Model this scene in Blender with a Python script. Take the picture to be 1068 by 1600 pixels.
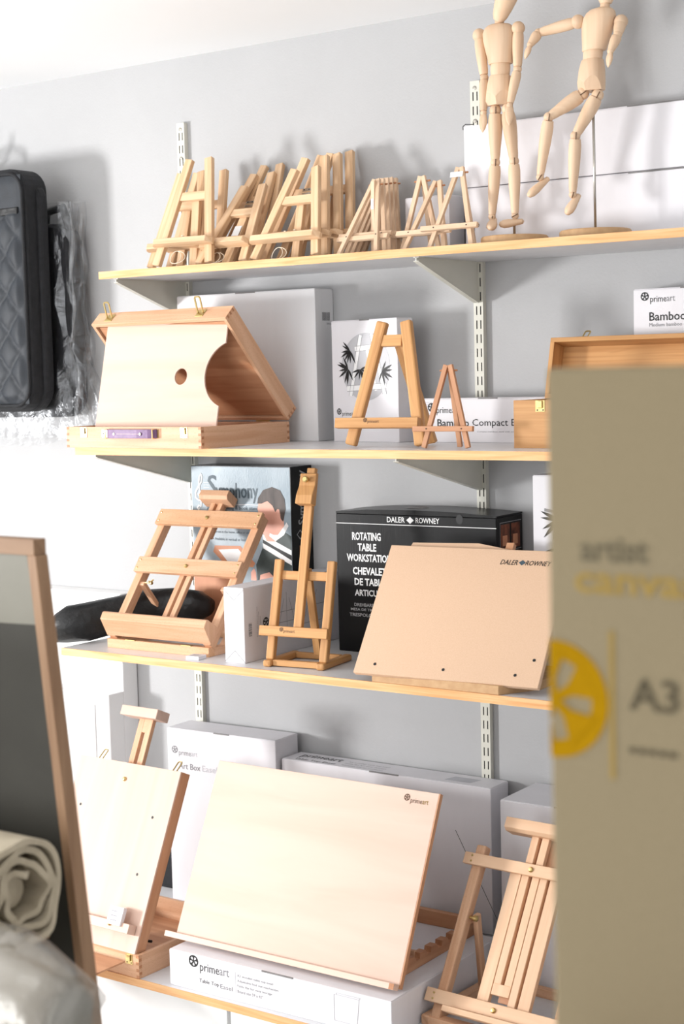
import bpy, bmesh, math, random
from mathutils import Vector, Matrix
random.seed(7)
S = bpy.context.scene
for o in list(bpy.data.objects): bpy.data.objects.remove(o)
COL = S.collection
R = math.radians

# ------------------------------------------------------------------ camera
cam = bpy.data.cameras.new('camera'); co = bpy.data.objects.new('camera', cam); COL.objects.link(co)
cam.sensor_fit = 'HORIZONTAL'; cam.sensor_width = 24.0; cam.lens = 56.52
cr, cu, cf = Vector((.8172, .5758, -.0245)), Vector((-.0299, .0848, .9959)), Vector((-.5755, .8132, -.0865))
m = Matrix((cr, cu, -cf)).transposed().to_4x4(); m.translation = Vector((2.7515, -3.2191, 1.3651))
co.matrix_world = m
cam.dof.use_dof = True; cam.dof.focus_distance = 3.55; cam.dof.aperture_fstop = 6.6
cam.clip_start = .05
S.camera = co

# ------------------------------------------------------------------ light
w = bpy.data.worlds.new('World'); S.world = w; w.use_nodes = True
w.node_tree.nodes['Background'].inputs[0].default_value = (.98, .985, 1, 1)
w.node_tree.nodes['Background'].inputs[1].default_value = .62
def area(name, loc, target, sx, sy, power, col=(1, 1, 1)):
    l = bpy.data.lights.new(name, 'AREA'); l.shape = 'RECTANGLE'; l.size = sx; l.size_y = sy; l.energy = power; l.color = col
    o = bpy.data.objects.new(name, l); COL.objects.link(o); o.location = loc
    o.rotation_euler = (Vector(target) - Vector(loc)).to_track_quat('-Z', 'Y').to_euler()
    return o
area('window_daylight', (-2.5, -3.1, 1.0), (0.7, -.2, 1.0), .42, .62, 170, (1, .995, .99))
area('front_fill', (.5, -4.56, 1.1), (.5, 0, 1.0), 2.8, 1.7, 72, (.98, .99, 1))  # added soft fill behind the camera, not a known window
S.view_settings.view_transform = 'Standard'; S.view_settings.look = 'None'
S.view_settings.exposure = -0.14; S.view_settings.gamma = 1.0
S.view_settings.use_curve_mapping = False

# ------------------------------------------------------------------ materials
MATS = {}
def base_mat(name, col, rough=.5, metal=0., spec=.4):
    m = bpy.data.materials.new(name); m.use_nodes = True
    b = m.node_tree.nodes['Principled BSDF']
    b.inputs['Base Color'].default_value = (*col, 1); b.inputs['Roughness'].default_value = rough
    b.inputs['Metallic'].default_value = metal; b.inputs['Specular IOR Level'].default_value = spec
    MATS[name] = m
    return m, m.node_tree, b
def srgb(r, g, b):
    f = lambda c: (c / 255 / 12.92) if c <= 10 else ((c / 255 + .055) / 1.055) ** 2.4
    return (f(r), f(g), f(b))
def noisy(name, c1, c2, scale, rough=.5, bump=0., bscale=None, metal=0., spec=.4, detail=3, coords='Object', mscale=(1, 1, 1), bdist=.002):
    m, t, b = base_mat(name, c1, rough, metal, spec)
    tc = t.nodes.new('ShaderNodeTexCoord'); mp = t.nodes.new('ShaderNodeMapping'); mp.inputs['Scale'].default_value = mscale
    n = t.nodes.new('ShaderNodeTexNoise'); n.inputs['Scale'].default_value = scale; n.inputs['Detail'].default_value = detail
    r = t.nodes.new('ShaderNodeValToRGB'); r.color_ramp.elements[0].position = .3; r.color_ramp.elements[1].position = .7
    r.color_ramp.elements[0].color = (*c1, 1); r.color_ramp.elements[1].color = (*c2, 1)
    t.links.new(tc.outputs[coords], mp.inputs[0]); t.links.new(mp.outputs[0], n.inputs[0]); t.links.new(n.outputs[0], r.inputs[0])
    t.links.new(r.outputs[0], b.inputs['Base Color'])
    if bump:
        n2 = t.nodes.new('ShaderNodeTexNoise'); n2.inputs['Scale'].default_value = bscale or scale; n2.inputs['Detail'].default_value = 3
        bp = t.nodes.new('ShaderNodeBump'); bp.inputs['Strength'].default_value = bump; bp.inputs['Distance'].default_value = bdist
        t.links.new(mp.outputs[0], n2.inputs[0]); t.links.new(n2.outputs[0], bp.inputs['Height']); t.links.new(bp.outputs[0], b.inputs['Normal'])
    return m
def wood(name, light, dark, fleck=None, su=5, sv=90, rough=.5, nodes=False):
    # grain runs along U of the mesh, rings across V; every piece has its own random offset in V
    m, t, b = base_mat(name, light, rough, 0, .35)
    tc = t.nodes.new('ShaderNodeTexCoord'); mp = t.nodes.new('ShaderNodeMapping'); mp.inputs['Scale'].default_value = (su, sv, 1)
    n = t.nodes.new('ShaderNodeTexNoise'); n.inputs['Scale'].default_value = 1; n.inputs['Detail'].default_value = 5; n.inputs['Distortion'].default_value = .6
    r = t.nodes.new('ShaderNodeValToRGB'); e = r.color_ramp.elements
    e[0].position = .32; e[0].color = (*dark, 1); e[1].position = .62; e[1].color = (*light, 1)
    t.links.new(tc.outputs['UV'], mp.inputs[0]); t.links.new(mp.outputs[0], n.inputs[0]); t.links.new(n.outputs[0], r.inputs[0])
    out = r.outputs[0]
    if fleck:
        mp2 = t.nodes.new('ShaderNodeMapping'); mp2.inputs['Scale'].default_value = (160, 900, 1) if not nodes else (9, 55, 1)
        n2 = t.nodes.new('ShaderNodeTexNoise'); n2.inputs['Scale'].default_value = 1; n2.inputs['Detail'].default_value = 1
        r2 = t.nodes.new('ShaderNodeValToRGB'); r2.color_ramp.elements[0].position = .62 if not nodes else .68; r2.color_ramp.elements[1].position = .72 if not nodes else .78
        mx = t.nodes.new('ShaderNodeMix'); mx.data_type = 'RGBA'; mx.blend_type = 'MIX'
        mx.inputs[7].default_value = (*fleck, 1)
        sc = t.nodes.new('ShaderNodeMath'); sc.operation = 'MULTIPLY'; sc.inputs[1].default_value = .6
        t.links.new(tc.outputs['UV'], mp2.inputs[0]); t.links.new(mp2.outputs[0], n2.inputs[0]); t.links.new(n2.outputs[0], r2.inputs[0])
        t.links.new(r2.outputs[0], sc.inputs[0]); t.links.new(sc.outputs[0], mx.inputs[0]); t.links.new(out, mx.inputs[6]); out = mx.outputs[2]
    oi = t.nodes.new('ShaderNodeObjectInfo'); hs = t.nodes.new('ShaderNodeHueSaturation')
    mr = t.nodes.new('ShaderNodeMapRange'); mr.inputs['To Min'].default_value = .93; mr.inputs['To Max'].default_value = 1.05
    t.links.new(oi.outputs['Random'], mr.inputs[0]); t.links.new(mr.outputs[0], hs.inputs['Value'])
    t.links.new(out, hs.inputs['Color']); t.links.new(hs.outputs[0], b.inputs['Base Color'])
    bp = t.nodes.new('ShaderNodeBump'); bp.inputs['Strength'].default_value = .12; bp.inputs['Distance'].default_value = .0008
    t.links.new(n.outputs[0], bp.inputs['Height']); t.links.new(bp.outputs[0], b.inputs['Normal'])
    return m
noisy('wall_paint', srgb(178, 178, 179), srgb(183, 183, 184), 3, .62, .25, 160, spec=.3)
noisy('ceiling_paint', srgb(246, 247, 248), srgb(249, 250, 251), 2, .8)
noisy('floor_vinyl', srgb(200, 197, 192), srgb(210, 207, 202), 6, .5)
noisy('white_paint', srgb(238, 238, 238), srgb(243, 243, 243), 4, .4)
noisy('laminate', srgb(214, 214, 216), srgb(220, 220, 222), 30, .35)
noisy('cream_metal', srgb(214, 212, 200), srgb(220, 218, 207), 12, .35)
wood('edge_oak', srgb(238, 188, 136), srgb(222, 160, 102), None, 6, 160)
wood('beech', srgb(224, 180, 146), srgb(207, 157, 121), srgb(184, 132, 98), 4, 70)
wood('beech_pale', srgb(221, 190, 173), srgb(213, 180, 162), None, 2.2, 22)
wood('beech_fleck', srgb(222, 176, 138), srgb(208, 158, 118), srgb(170, 112, 74), 4, 60)
wood('beech_red', srgb(205, 154, 118), srgb(184, 130, 95), None, 3, 40)
wood('beech_light', srgb(236, 198, 164), srgb(226, 184, 148), None, 3, 45)
wood('birch', srgb(228, 198, 181), srgb(221, 189, 171), None, 2.2, 22)
wood('pine', srgb(231, 197, 160), srgb(213, 172, 131), None, 4, 80)
wood('limewood', srgb(228, 198, 168), srgb(218, 184, 152), None, 5, 60)
wood('bamboo', srgb(208, 158, 104), srgb(191, 138, 86), srgb(176, 124, 76), 3, 120, .4, True)
noisy('mdf', srgb(215, 180, 150), srgb(221, 187, 158), 420, .6, .05, 400)
noisy('mdf_base', srgb(190, 150, 108), srgb(204, 166, 124), 60, .6)
wood('end_grain', srgb(190, 134, 96), srgb(168, 112, 76), None, 60, 300)
noisy('brass', srgb(198, 172, 112), srgb(212, 188, 132), 40, .28, metal=.9)
noisy('steel', srgb(176, 172, 164), srgb(190, 186, 178), 40, .3, metal=.9)
noisy('dark_metal', srgb(60, 58, 56), srgb(72, 70, 68), 40, .4, metal=.7)
noisy('card_white', srgb(226, 224, 228), srgb(232, 230, 234), 14, .5, .15, 60, mscale=(1, 1, .3))
noisy('card_grey', srgb(228, 228, 230), srgb(234, 234, 236), 14, .55, .2, 220, mscale=(1, 1, .05))
noisy('card_black', srgb(12, 12, 13), srgb(16, 16, 18), 20, .3, .08, 300, spec=.25, mscale=(1, 1, .03))
noisy('card_blue', srgb(122, 140, 152), srgb(184, 196, 204), 7, .4, .2, 260, mscale=(1, 1, .6), detail=6)
noisy('card_crease', srgb(120, 118, 118), srgb(140, 138, 138), 40, .7)
noisy('ink_black', srgb(22, 22, 24), srgb(28, 28, 30), 30, .5)
noisy('ink_grey', srgb(128, 128, 132), srgb(138, 138, 142), 30, .5)
noisy('ink_pale', srgb(186, 186, 192), srgb(194, 194, 200), 30, .5)
noisy('ink_disc', srgb(188, 188, 192), srgb(196, 196, 200), 30, .5)
noisy('ink_slate', srgb(66, 82, 92), srgb(78, 94, 104), 30, .5)
noisy('ink_white', srgb(240, 240, 240), srgb(246, 246, 246), 30, .5)
noisy('ink_brown', srgb(92, 66, 44), srgb(108, 78, 54), 30, .5)
noisy('ink_silver', srgb(168, 168, 170), srgb(178, 178, 180), 30, .45)
noisy('ink_yellow', srgb(152, 114, 0), srgb(158, 119, 0), 30, .7, spec=.05)
noisy('ink_mustard', srgb(146, 122, 66), srgb(150, 126, 70), 30, .7, spec=.05)
noisy('ink_olive', srgb(80, 73, 58), srgb(86, 79, 64), 30, .7, spec=.05)
noisy('ink_stone', srgb(98, 91, 74), srgb(102, 95, 78), 30, .7, spec=.05)
noisy('print_skin', srgb(226, 160, 140), srgb(238, 184, 164), 12, .5)
noisy('print_hair', srgb(52, 40, 36), srgb(92, 80, 74), 60, .5, mscale=(1, 1, .2))
noisy('print_green', srgb(52, 62, 62), srgb(74, 84, 82), 30, .5)
noisy('print_wood', srgb(196, 130, 96), srgb(212, 150, 112), 20, .5)
noisy('print_photo', srgb(60, 30, 20), srgb(150, 86, 58), 40, .5)
noisy('fabric_black', srgb(20, 21, 24), srgb(30, 31, 35), 60, .75, .5, 500)
noisy('nylon_black', srgb(12, 12, 13), srgb(22, 22, 24), 25, .42, .6, 40, bdist=.006)
noisy('quilt', srgb(30, 34, 40), srgb(37, 42, 49), 40, .55, .3, 600)
noisy('canvas_face', srgb(133, 121, 97), srgb(137, 125, 101), 300, .8, .2, 900, spec=.05)
noisy('canvas_roll', srgb(174, 162, 140), srgb(192, 180, 158), 25, .8, .5, 60, bdist=.004)
noisy('cloth_grey', srgb(134, 125, 110), srgb(150, 141, 126), 25, .8, .5, 60, bdist=.004)
noisy('leather', srgb(112, 84, 122), srgb(132, 102, 140), 60, .45, .2, 200)
noisy('thread', srgb(236, 220, 196), srgb(244, 230, 208), 60, .8)
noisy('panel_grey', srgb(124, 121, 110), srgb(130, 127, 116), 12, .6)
noisy('panel_dark', srgb(54, 52, 46), srgb(60, 58, 52), 12, .7)  # also carries the shadow painted on the rack's end panel
wood('unit_edge', srgb(154, 122, 94), srgb(138, 106, 80), None, 5, 90)
def film(name, op, tint=(.95, .97, 1), back=(.8, .83, .87)):
    m = bpy.data.materials.new(name); m.use_nodes = True; t = m.node_tree
    out = t.nodes['Material Output']; t.nodes.remove(t.nodes['Principled BSDF'])
    tr = t.nodes.new('ShaderNodeBsdfTransparent'); tr.inputs[0].default_value = (.96, .96, .96, 1)
    gl = t.nodes.new('ShaderNodeBsdfGlossy'); gl.inputs['Roughness'].default_value = .28; gl.inputs[0].default_value = (*tint, 1)
    df = t.nodes.new('ShaderNodeBsdfTranslucent'); df.inputs[0].default_value = (*back, 1)
    tc = t.nodes.new('ShaderNodeTexCoord'); n = t.nodes.new('ShaderNodeTexNoise'); n.inputs['Scale'].default_value = 14; n.inputs['Detail'].default_value = 5; n.inputs['Distortion'].default_value = 1.5
    bp = t.nodes.new('ShaderNodeBump'); bp.inputs['Strength'].default_value = .9; bp.inputs['Distance'].default_value = .012
    m1 = t.nodes.new('ShaderNodeMixShader'); m1.inputs[0].default_value = .2
    m2 = t.nodes.new('ShaderNodeMixShader'); m2.inputs[0].default_value = op
    t.links.new(tc.outputs['Object'], n.inputs[0]); t.links.new(n.outputs[0], bp.inputs['Height']); t.links.new(bp.outputs[0], gl.inputs['Normal'])
    t.links.new(gl.outputs[0], m1.inputs[1]); t.links.new(df.outputs[0], m1.inputs[2])
    t.links.new(tr.outputs[0], m2.inputs[1]); t.links.new(m1.outputs[0], m2.inputs[2]); t.links.new(m2.outputs[0], out.inputs[0])
    MATS[name] = m
film('plastic_film', .10)
film('plastic_film_dense', .3, (.92, .9, .86), (.6, .57, .5))

# ------------------------------------------------------------------ mesh helpers
I4 = Matrix.Identity(4)
def T(x, y, z): return Matrix.Translation((x, y, z))
def RX(a): return Matrix.Rotation(a, 4, 'X')
def RY(a): return Matrix.Rotation(a, 4, 'Y')
def RZ(a): return Matrix.Rotation(a, 4, 'Z')
class MB:
    def __init__(s, M=I4): s.v = []; s.f = []; s.uv = []; s.M = M
    def add(s, vs, fs, M=None, axis=None):
        """vs local coordinates; axis = grain direction (0, 1, 2), the longest by default"""
        vs = [Vector(p) for p in vs]
        if axis is None:
            ext = [max(p[i] for p in vs) - min(p[i] for p in vs) for i in range(3)]; axis = ext.index(max(ext))
        b, c = [i for i in range(3) if i != axis]; off = random.random() * 9; n = len(s.v)
        MM = s.M @ M if M is not None else s.M
        s.v += [MM @ p for p in vs]
        for f in fs:
            s.f.append([i + n for i in f]); s.uv.append([(vs[i][axis] + off, vs[i][b] + vs[i][c] * .83 + off) for i in f])
        return s
    def box(s, c, d, M=None, axis=None):
        x, y, z = d[0] / 2, d[1] / 2, d[2] / 2
        vs = [(a * x, b * y, e * z) for a in (-1, 1) for b in (-1, 1) for e in (-1, 1)]
        fs = [(0, 1, 3, 2), (4, 6, 7, 5), (0, 4, 5, 1), (2, 3, 7, 6), (0, 2, 6, 4), (1, 5, 7, 3)]
        return s.add(vs, fs, (M @ T(*c)) if M is not None else T(*c), axis)
    def span(s, a, b, M=None, axis=None):
        return s.box([(a[i] + b[i]) / 2 for i in range(3)], [abs(b[i] - a[i]) for i in range(3)], M, axis)
    def bar(s, p0, p1, wx, wy, M=None, ref=(0, 1, 0)):
        """bar from p0 to p1; wy measured along ref, wx across"""
        p0, p1 = Vector(p0), Vector(p1); d = p1 - p0; L = d.length; z = d / L
        y = Vector(ref); y = (y - z * y.dot(z)).normalized(); x = y.cross(z)
        B = Matrix((x, y, z)).transposed().to_4x4(); B.translation = (p0 + p1) / 2
        return s.box((0, 0, 0), (wx, wy, L), (M @ B) if M is not None else B, 2)
    def prism(s, poly, a, b, plane='yz', M=None, axis=None):
        """poly extruded from a to b along the axis left out of plane"""
        k = {'yz': lambda p, t: (t, p[0], p[1]), 'xz': lambda p, t: (p[0], t, p[1]), 'xy': lambda p, t: (p[0], p[1], t)}[plane]
        n = len(poly); vs = [k(p, a) for p in poly] + [k(p, b) for p in poly]
        fs = [list(range(n))[::-1], list(range(n, 2 * n))] + [(i, (i + 1) % n, n + (i + 1) % n, n + i) for i in range(n)]
        return s.add(vs, fs, M, axis)
    def tube(s, pts, r, seg=8, M=None, cap=True, closed=False):
        pts = [Vector(p) for p in pts]; n = len(pts); rs = r if isinstance(r, (list, tuple)) else [r] * n
        vs = []; prev = None
        for i, p in enumerate(pts):
            if closed: d = pts[(i + 1) % n] - pts[i - 1]
            else: d = pts[min(i + 1, n - 1)] - pts[max(i - 1, 0)]
            d.normalize()
            x = prev - d * prev.dot(d) if prev is not None else d.orthogonal()
            x.normalize(); prev = x; y = d.cross(x)
            vs += [p + (x * math.cos(2 * math.pi * k / seg) + y * math.sin(2 * math.pi * k / seg)) * rs[i] for k in range(seg)]
        fs = []
        for i in range(n if closed else n - 1):
            j = (i + 1) % n
            for k in range(seg): fs.append((i * seg + k, i * seg + (k + 1) % seg, j * seg + (k + 1) % seg, j * seg + k))
        if cap and not closed: fs += [list(range(seg))[::-1], [(n - 1) * seg + k for k in range(seg)]]
        return s.add(vs, fs, M)
    def lathe(s, prof, seg=20, M=None, sx=1, sy=1):
        """prof = (radius, z) pairs revolved about local z"""
        vs = []; n = len(prof)
        for r, z in prof: vs += [(r * sx * math.cos(2 * math.pi * k / seg), r * sy * math.sin(2 * math.pi * k / seg), z) for k in range(seg)]
        fs = [(i * seg + k, i * seg + (k + 1) % seg, (i + 1) * seg + (k + 1) % seg, (i + 1) * seg + k) for i in range(n - 1) for k in range(seg)]
        fs += [list(range(seg))[::-1], [(n - 1) * seg + k for k in range(seg)]]
        return s.add(vs, fs, M, 2)
    def disc(s, c, r, M=None, seg=20, y=0):   # flat disc in the xz plane facing -y
        return s.add([(c[0] + r * math.cos(2 * math.pi * k / seg), y, c[1] + r * math.sin(2 * math.pi * k / seg)) for k in range(seg)], [list(range(seg))], M)
    def flat(s, poly, y=0, M=None):           # flat polygon in the xz plane facing -y
        return s.add([(p[0], y, p[1]) for p in poly], [list(range(len(poly)))], M)
    def build(s, name, mat, parent=None, bevel=0., smooth=False, kind=None, label=None, seg=1):
        me = bpy.data.meshes.new(name); me.from_pydata([tuple(p) for p in s.v], [], s.f)
        uv = me.uv_layers.new(name='UVMap'); k = 0
        for f in s.uv:
            for q in f: uv.data[k].uv = q; k += 1
        me.materials.append(MATS[mat])
        bm = bmesh.new(); bm.from_mesh(me); bmesh.ops.recalc_face_normals(bm, faces=bm.faces) if len(s.f) > 1 else None; bm.to_mesh(me); bm.free()
        if smooth:
            for p in me.polygons: p.use_smooth = True
        o = bpy.data.objects.new(name, me); COL.objects.link(o)
        if parent is not None: o.parent = parent
        if bevel:
            bv = o.modifiers.new('bevel', 'BEVEL'); bv.width = bevel; bv.segments = seg; bv.limit_method = 'ANGLE'; bv.angle_limit = R(40)
        if kind: o['kind'] = kind
        if label: o['label'] = label
        return o
def plate(outer, holes, t, M=I4, name='plate', mat='beech', parent=None, y0=0, bevel=0.):
    """board in the xz plane with holes, thickness t from y0 backwards"""
    bm = bmesh.new(); 
    for loop in [outer] + holes:
        vs = [bm.verts.new((p[0], y0, p[1])) for p in loop]
        for i in range(len(vs)): bm.edges.new((vs[i], vs[(i + 1) % len(vs)]))
    bmesh.ops.triangle_fill(bm, use_beauty=True, use_dissolve=True, edges=bm.edges[:], normal=(0, -1, 0))
    r = bmesh.ops.extrude_face_region(bm, geom=bm.faces[:])
    for g in r['geom']:
        if isinstance(g, bmesh.types.BMVert): g.co.y += t
    bmesh.ops.recalc_face_normals(bm, faces=bm.faces[:])
    uvl = bm.loops.layers.uv.new('UVMap'); off = random.random() * 5
    for f in bm.faces:
        for l in f.loops: l[uvl].uv = (l.vert.co.x + off, l.vert.co.z + l.vert.co.y + off)
    bmesh.ops.transform(bm, matrix=M, verts=bm.verts[:])
    me = bpy.data.meshes.new(name); bm.to_mesh(me); bm.free(); me.materials.append(MATS[mat])
    o = bpy.data.objects.new(name, me); COL.objects.link(o)
    if parent is not None: o.parent = parent
    return o
def thing(name, label, cat, loc=(0, 0, 0), yaw=0, group=None, kind=None):
    o = bpy.data.objects.new(name, None); COL.objects.link(o); o.location = loc; o.rotation_euler = (0, 0, R(yaw))
    o.empty_display_size = .05
    o['label'] = label; o['category'] = cat
    if group: o['group'] = group
    if kind: o['kind'] = kind
    return o
def tag(o, label, cat, group=None):
    o['label'] = label; o['category'] = cat
    if group: o['group'] = group
    return o
def struct(o, label=None):
    o['kind'] = 'structure'
    if label: o['label'] = label
    return o
_tc = {}
def text_verts(s, bold):
    if (s, bold) in _tc: return _tc[(s, bold)]
    c = bpy.data.curves.new('t', 'FONT'); c.body = s; c.resolution_u = 2; c.offset = bold; c.fill_mode = 'FRONT'
    o = bpy.data.objects.new('t', c); COL.objects.link(o)
    bpy.context.view_layer.update()
    me = bpy.data.meshes.new_from_object(o.evaluated_get(bpy.context.evaluated_depsgraph_get()))
    vs = [v.co.copy() for v in me.vertices]; fs = [list(p.vertices) for p in me.polygons]
    bpy.data.objects.remove(o); bpy.data.curves.remove(c); bpy.data.meshes.remove(me)
    _tc[(s, bold)] = (vs, fs); return vs, fs
def letter(parent, s, x0, z0, x1, z1, mat='ink_black', M=I4, y=-.0006, bold=0., shear=0., name='lettering'):
    """writing whose ink fills the rectangle x0..x1, z0..z1 of a face that looks along -y"""
    vs, fs = text_verts(s, bold)
    ax = min(v.x for v in vs); bx = max(v.x for v in vs); ay = min(v.y for v in vs); by = max(v.y for v in vs)
    k = (z1 - z0) / (by - ay)
    if x1 is None: x1 = x0 + (bx - ax) * k
    out = [(x0 + (v.x - ax) / (bx - ax) * (x1 - x0) + shear * ((v.y - ay) / (by - ay) * (z1 - z0)), y, z0 + (v.y - ay) / (by - ay) * (z1 - z0)) for v in vs]
    mb = MB(M); mb.add(out, fs)
    return mb.build(name, mat, parent)
def logo(parent, x, z, r, mat='ink_black', M=I4, y=-.0006, name='emblem', spokes=5, a0=.3):
    """ring with spokes meeting at the middle and two dots at its lower left"""
    mb = MB(M); n = 40
    for k in range(n):
        a, b = 2 * math.pi * k / n, 2 * math.pi * (k + 1) / n
        mb.flat([(x + r * q * math.cos(c), z + r * q * math.sin(c)) for q, c in ((.76, a), (1, a), (1, b), (.76, b))], y)
    for k in range(spokes):
        a = a0 + 2 * math.pi * k / spokes; ca, sa = math.cos(a), math.sin(a)
        mb.flat([(x + u * ca * r - v * sa * r, z + u * sa * r + v * ca * r) for u, v in ((0, -.10), (.5, -.11), (.8, -.3), (.8, .3), (.5, .11), (0, .10))], y - .00015 - k * .00003)
    return mb.build(name, mat, parent)
def primeart(parent, x0, z0, h, M=I4, y=-.0006, dark='ink_black', pale='ink_grey'):
    """the box maker's mark: emblem, 'prime' and a paler 'art'; h = height of the letter body with descender"""
    logo(parent, x0, z0 + h * 1.0, h * .55, dark, M, y)
    a = letter(parent, 'prime', x0 + h * .75, z0, x0 + h * 2.95, z0 + h, dark, M, y)
    letter(parent, 'art', x0 + h * 3.0, z0 + h * .27, x0 + h * 4.1, z0 + h * .93, pale, M, y)

# ------------------------------------------------------------------ the room
Z1, Z2, Z3, Z4 = 1.6255, 1.2005, .708, .002
FL = -.42
struct(MB().span((-2.7, 0, FL), (3.6, .1, 2.1792)).build('wall_back', 'wall_paint'), 'grey painted wall behind the shelves')
struct(MB().span((-2.7, -4.6, 2.1792), (3.6, .1, 2.26)).build('ceiling', 'ceiling_paint'), 'plain white ceiling')
struct(MB().span((-2.7, -4.6, FL - .08), (3.6, .1, FL)).build('floor', 'floor_vinyl'), 'vinyl floor')
wl = MB()
wl.span((-2.7, -4.6, FL), (-2.6, -4.3, 2.1792)).span((-2.7, -1.9, FL), (-2.6, 0, 2.1792)).span((-2.7, -4.3, FL), (-2.6, -1.9, .1)).span((-2.7, -4.3, 1.95), (-2.6, -1.9, 2.1792))
struct(wl.build('wall_left', 'wall_paint'), 'grey wall with the shop window')
wf = MB()
wf.span((-2.67, -4.3, .1), (-2.63, -4.24, 1.95)).span((-2.67, -1.96, .1), (-2.63, -1.9, 1.95)).span((-2.67, -4.24, .1), (-2.63, -1.96, .16)).span((-2.67, -4.24, 1.89), (-2.63, -1.96, 1.95))
struct(wf.build('window_1', 'white_paint'), 'white frame of the shop window')

struct(MB().span((3.6, -4.6, FL), (3.7, .1, 2.1792)).build('wall_right', 'white_paint'), 'white wall at the right of the shop')
wfr = MB(); wfr.span((-2.7, -4.7, FL), (-1.0, -4.6, 2.1792)).span((2.0, -4.7, FL), (3.7, -4.6, 2.1792)).span((-1.0, -4.7, FL), (2.0, -4.6, .2)).span((-1.0, -4.7, 2.0), (2.0, -4.6, 2.1792))
struct(wfr.build('wall_front', 'white_paint'), 'white wall with an opening added for the front fill light')  # the opening is added to go with the front fill

# ------------------------------------------------------------------ shelving
def shelf(label, z, depth, x0, x1, xgrain='edge_oak'):
    t = thing('shelf', label, 'shelf', (x0, 0, z - .018), 0, 'wall shelves')
    MB().span((0, -depth + .003, 0), (x1 - x0, -.001, .018)).build('board', 'laminate', t)
    MB().span((0, -depth, .0), (x1 - x0, -depth + .003, .018)).build('edge_strip', xgrain, t, label='oak edge strip')
    return t
shelf('top shelf carrying the easel stacks and mannequins', Z1, .29, -.038, 2.05)
shelf('second shelf from the top, carrying the tented sketch box', Z2, .42, -.013, 2.05)
shelf('third shelf from the top, carrying the black carton', Z3, .43, -.077, 2.05)
shelf('bottom shelf carrying the large drawing board', Z4, .60, -.2, 2.05)
def upright(x, label):
    z0, z1 = .02, 2.012
    t = thing('shelf_upright', label, 'shelf upright', (x - .008, 0, z0), 0, 'slotted shelf uprights')
    W, D, H = .0245, .014, z1 - z0
    xs = [0, .0064, .0092, .0169, .0197, W]
    zt = 1.9874 - z0; zs = [0.]
    rows = []
    k = 0
    while zt - .0305 - k * .032 > .01:
        rows.append((zt - k * .032 - .0195, zt - k * .032)); k += 1
    rows = rows[::-1]
    for a, b in rows: zs += [a, b]
    zs.append(H)
    mb = MB()
    for j in range(len(zs) - 1):
        slot = j % 2 == 1
        for i in range(5):
            if slot and i in (1, 3): continue
            mb.add([(xs[i], -D, zs[j]), (xs[i + 1], -D, zs[j]), (xs[i + 1], -D, zs[j + 1]), (xs[i], -D, zs[j + 1])], [(0, 1, 2, 3)])
    for xx in (0, W): mb.add([(xx, -D, 0), (xx, 0, 0), (xx, 0, H), (xx, -D, H)], [(0, 1, 2, 3)])
    mb.add([(0, -D, H), (W, -D, H), (W, 0, H), (0, 0, H)], [(0, 1, 2, 3)])
    mb.build('channel', 'cream_metal', t)
    MB().span((.001, -.004, .001), (W - .001, -.0005, H - .001)).build('slot_shade_strip', 'dark_metal', t)  # dark strip stands for the shade inside the slots
    for zz in (H - .016, H - .089, .62):
        MB().lathe([(.0046, 0), (.0046, .0012), (.0022, .0022), (.0006, .0022)], 12, T(W / 2, -D, zz) @ RX(R(90))).build('screw', 'steel', t)
    return t
upright(0, 'slotted upright behind the left easel stack')
upright(.8735, 'slotted upright behind the standing mannequin')
def bracket(x, z, L, h, label):
    t = thing('shelf_bracket', label, 'shelf bracket', (x, 0, z - .018), 0, 'shelf brackets')
    MB().prism([(-.014, 0), (-L, 0), (-L, -.009), (-.028, -h), (-.014, -h)], -.0012, .0012, 'yz').build('web', 'cream_metal', t)
    MB().span((-.007, -L, -.0015), (.007, -.014, -.0001)).build('top_flange', 'cream_metal', t)
    MB().bar((0, -L, -.009), (0, -.024, -h), .013, .0016, None, (0, 1, -.01)).build('lower_flange', 'cream_metal', t)
    for zz in (-.02, -.06):
        MB().span((-.002, -.0165, zz - .006), (.002, -.0135, zz + .006)).build('hook', 'cream_metal', t)
bracket(.0045, Z1, .275, .092, 'left bracket under the top shelf')
bracket(.878, Z1, .275, .092, 'right bracket under the top shelf')
bracket(.0045, Z2, .37, .094, 'left bracket under the second shelf')
bracket(.878, Z2, .37, .094, 'right bracket under the second shelf')

# white cupboard left of the shelves, and the base below the bottom shelf
t = thing('cupboard', 'bright white low cupboard left of the shelves', 'cupboard', (-.2227, 0, FL))
MB().span((-1.2, -.0595, 0), (0, -.002, .785 - FL)).build('upper_body', 'white_paint', t, .002)
MB().span((-1.2, -.1176, 0), (0, -.0596, .52 - FL)).build('lower_body', 'white_paint', t, .002)
for i in range(2):
    d = MB().span((-.56 * (i + 1) - .02, -.122, .08), (-.56 * i - .05, -.1178, .49 - FL)).build('door', 'white_paint', t, .002)
    MB().lathe([(.006, 0), (.006, .012), (.012, .016), (.012, .022), (.004, .026)], 12, T(-.56 * i - .48, -.122, .46 - FL) @ RX(R(90))).build('knob', 'white_paint', d)
t = thing('base_cabinet', 'pale cabinet carrying the bottom shelf', 'cabinet', (-.19, 0, FL))
MB().span((0, -.56, 0), (2.2, -.01, Z4 - .0185 - FL)).build('carcass', 'white_paint', t)
for i in range(3): MB().span((.735 * i + .004, -.578, .05), (.735 * i + .729, -.5605, Z4 - .024 - FL)).build('door', 'white_paint', t, .001)

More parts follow.
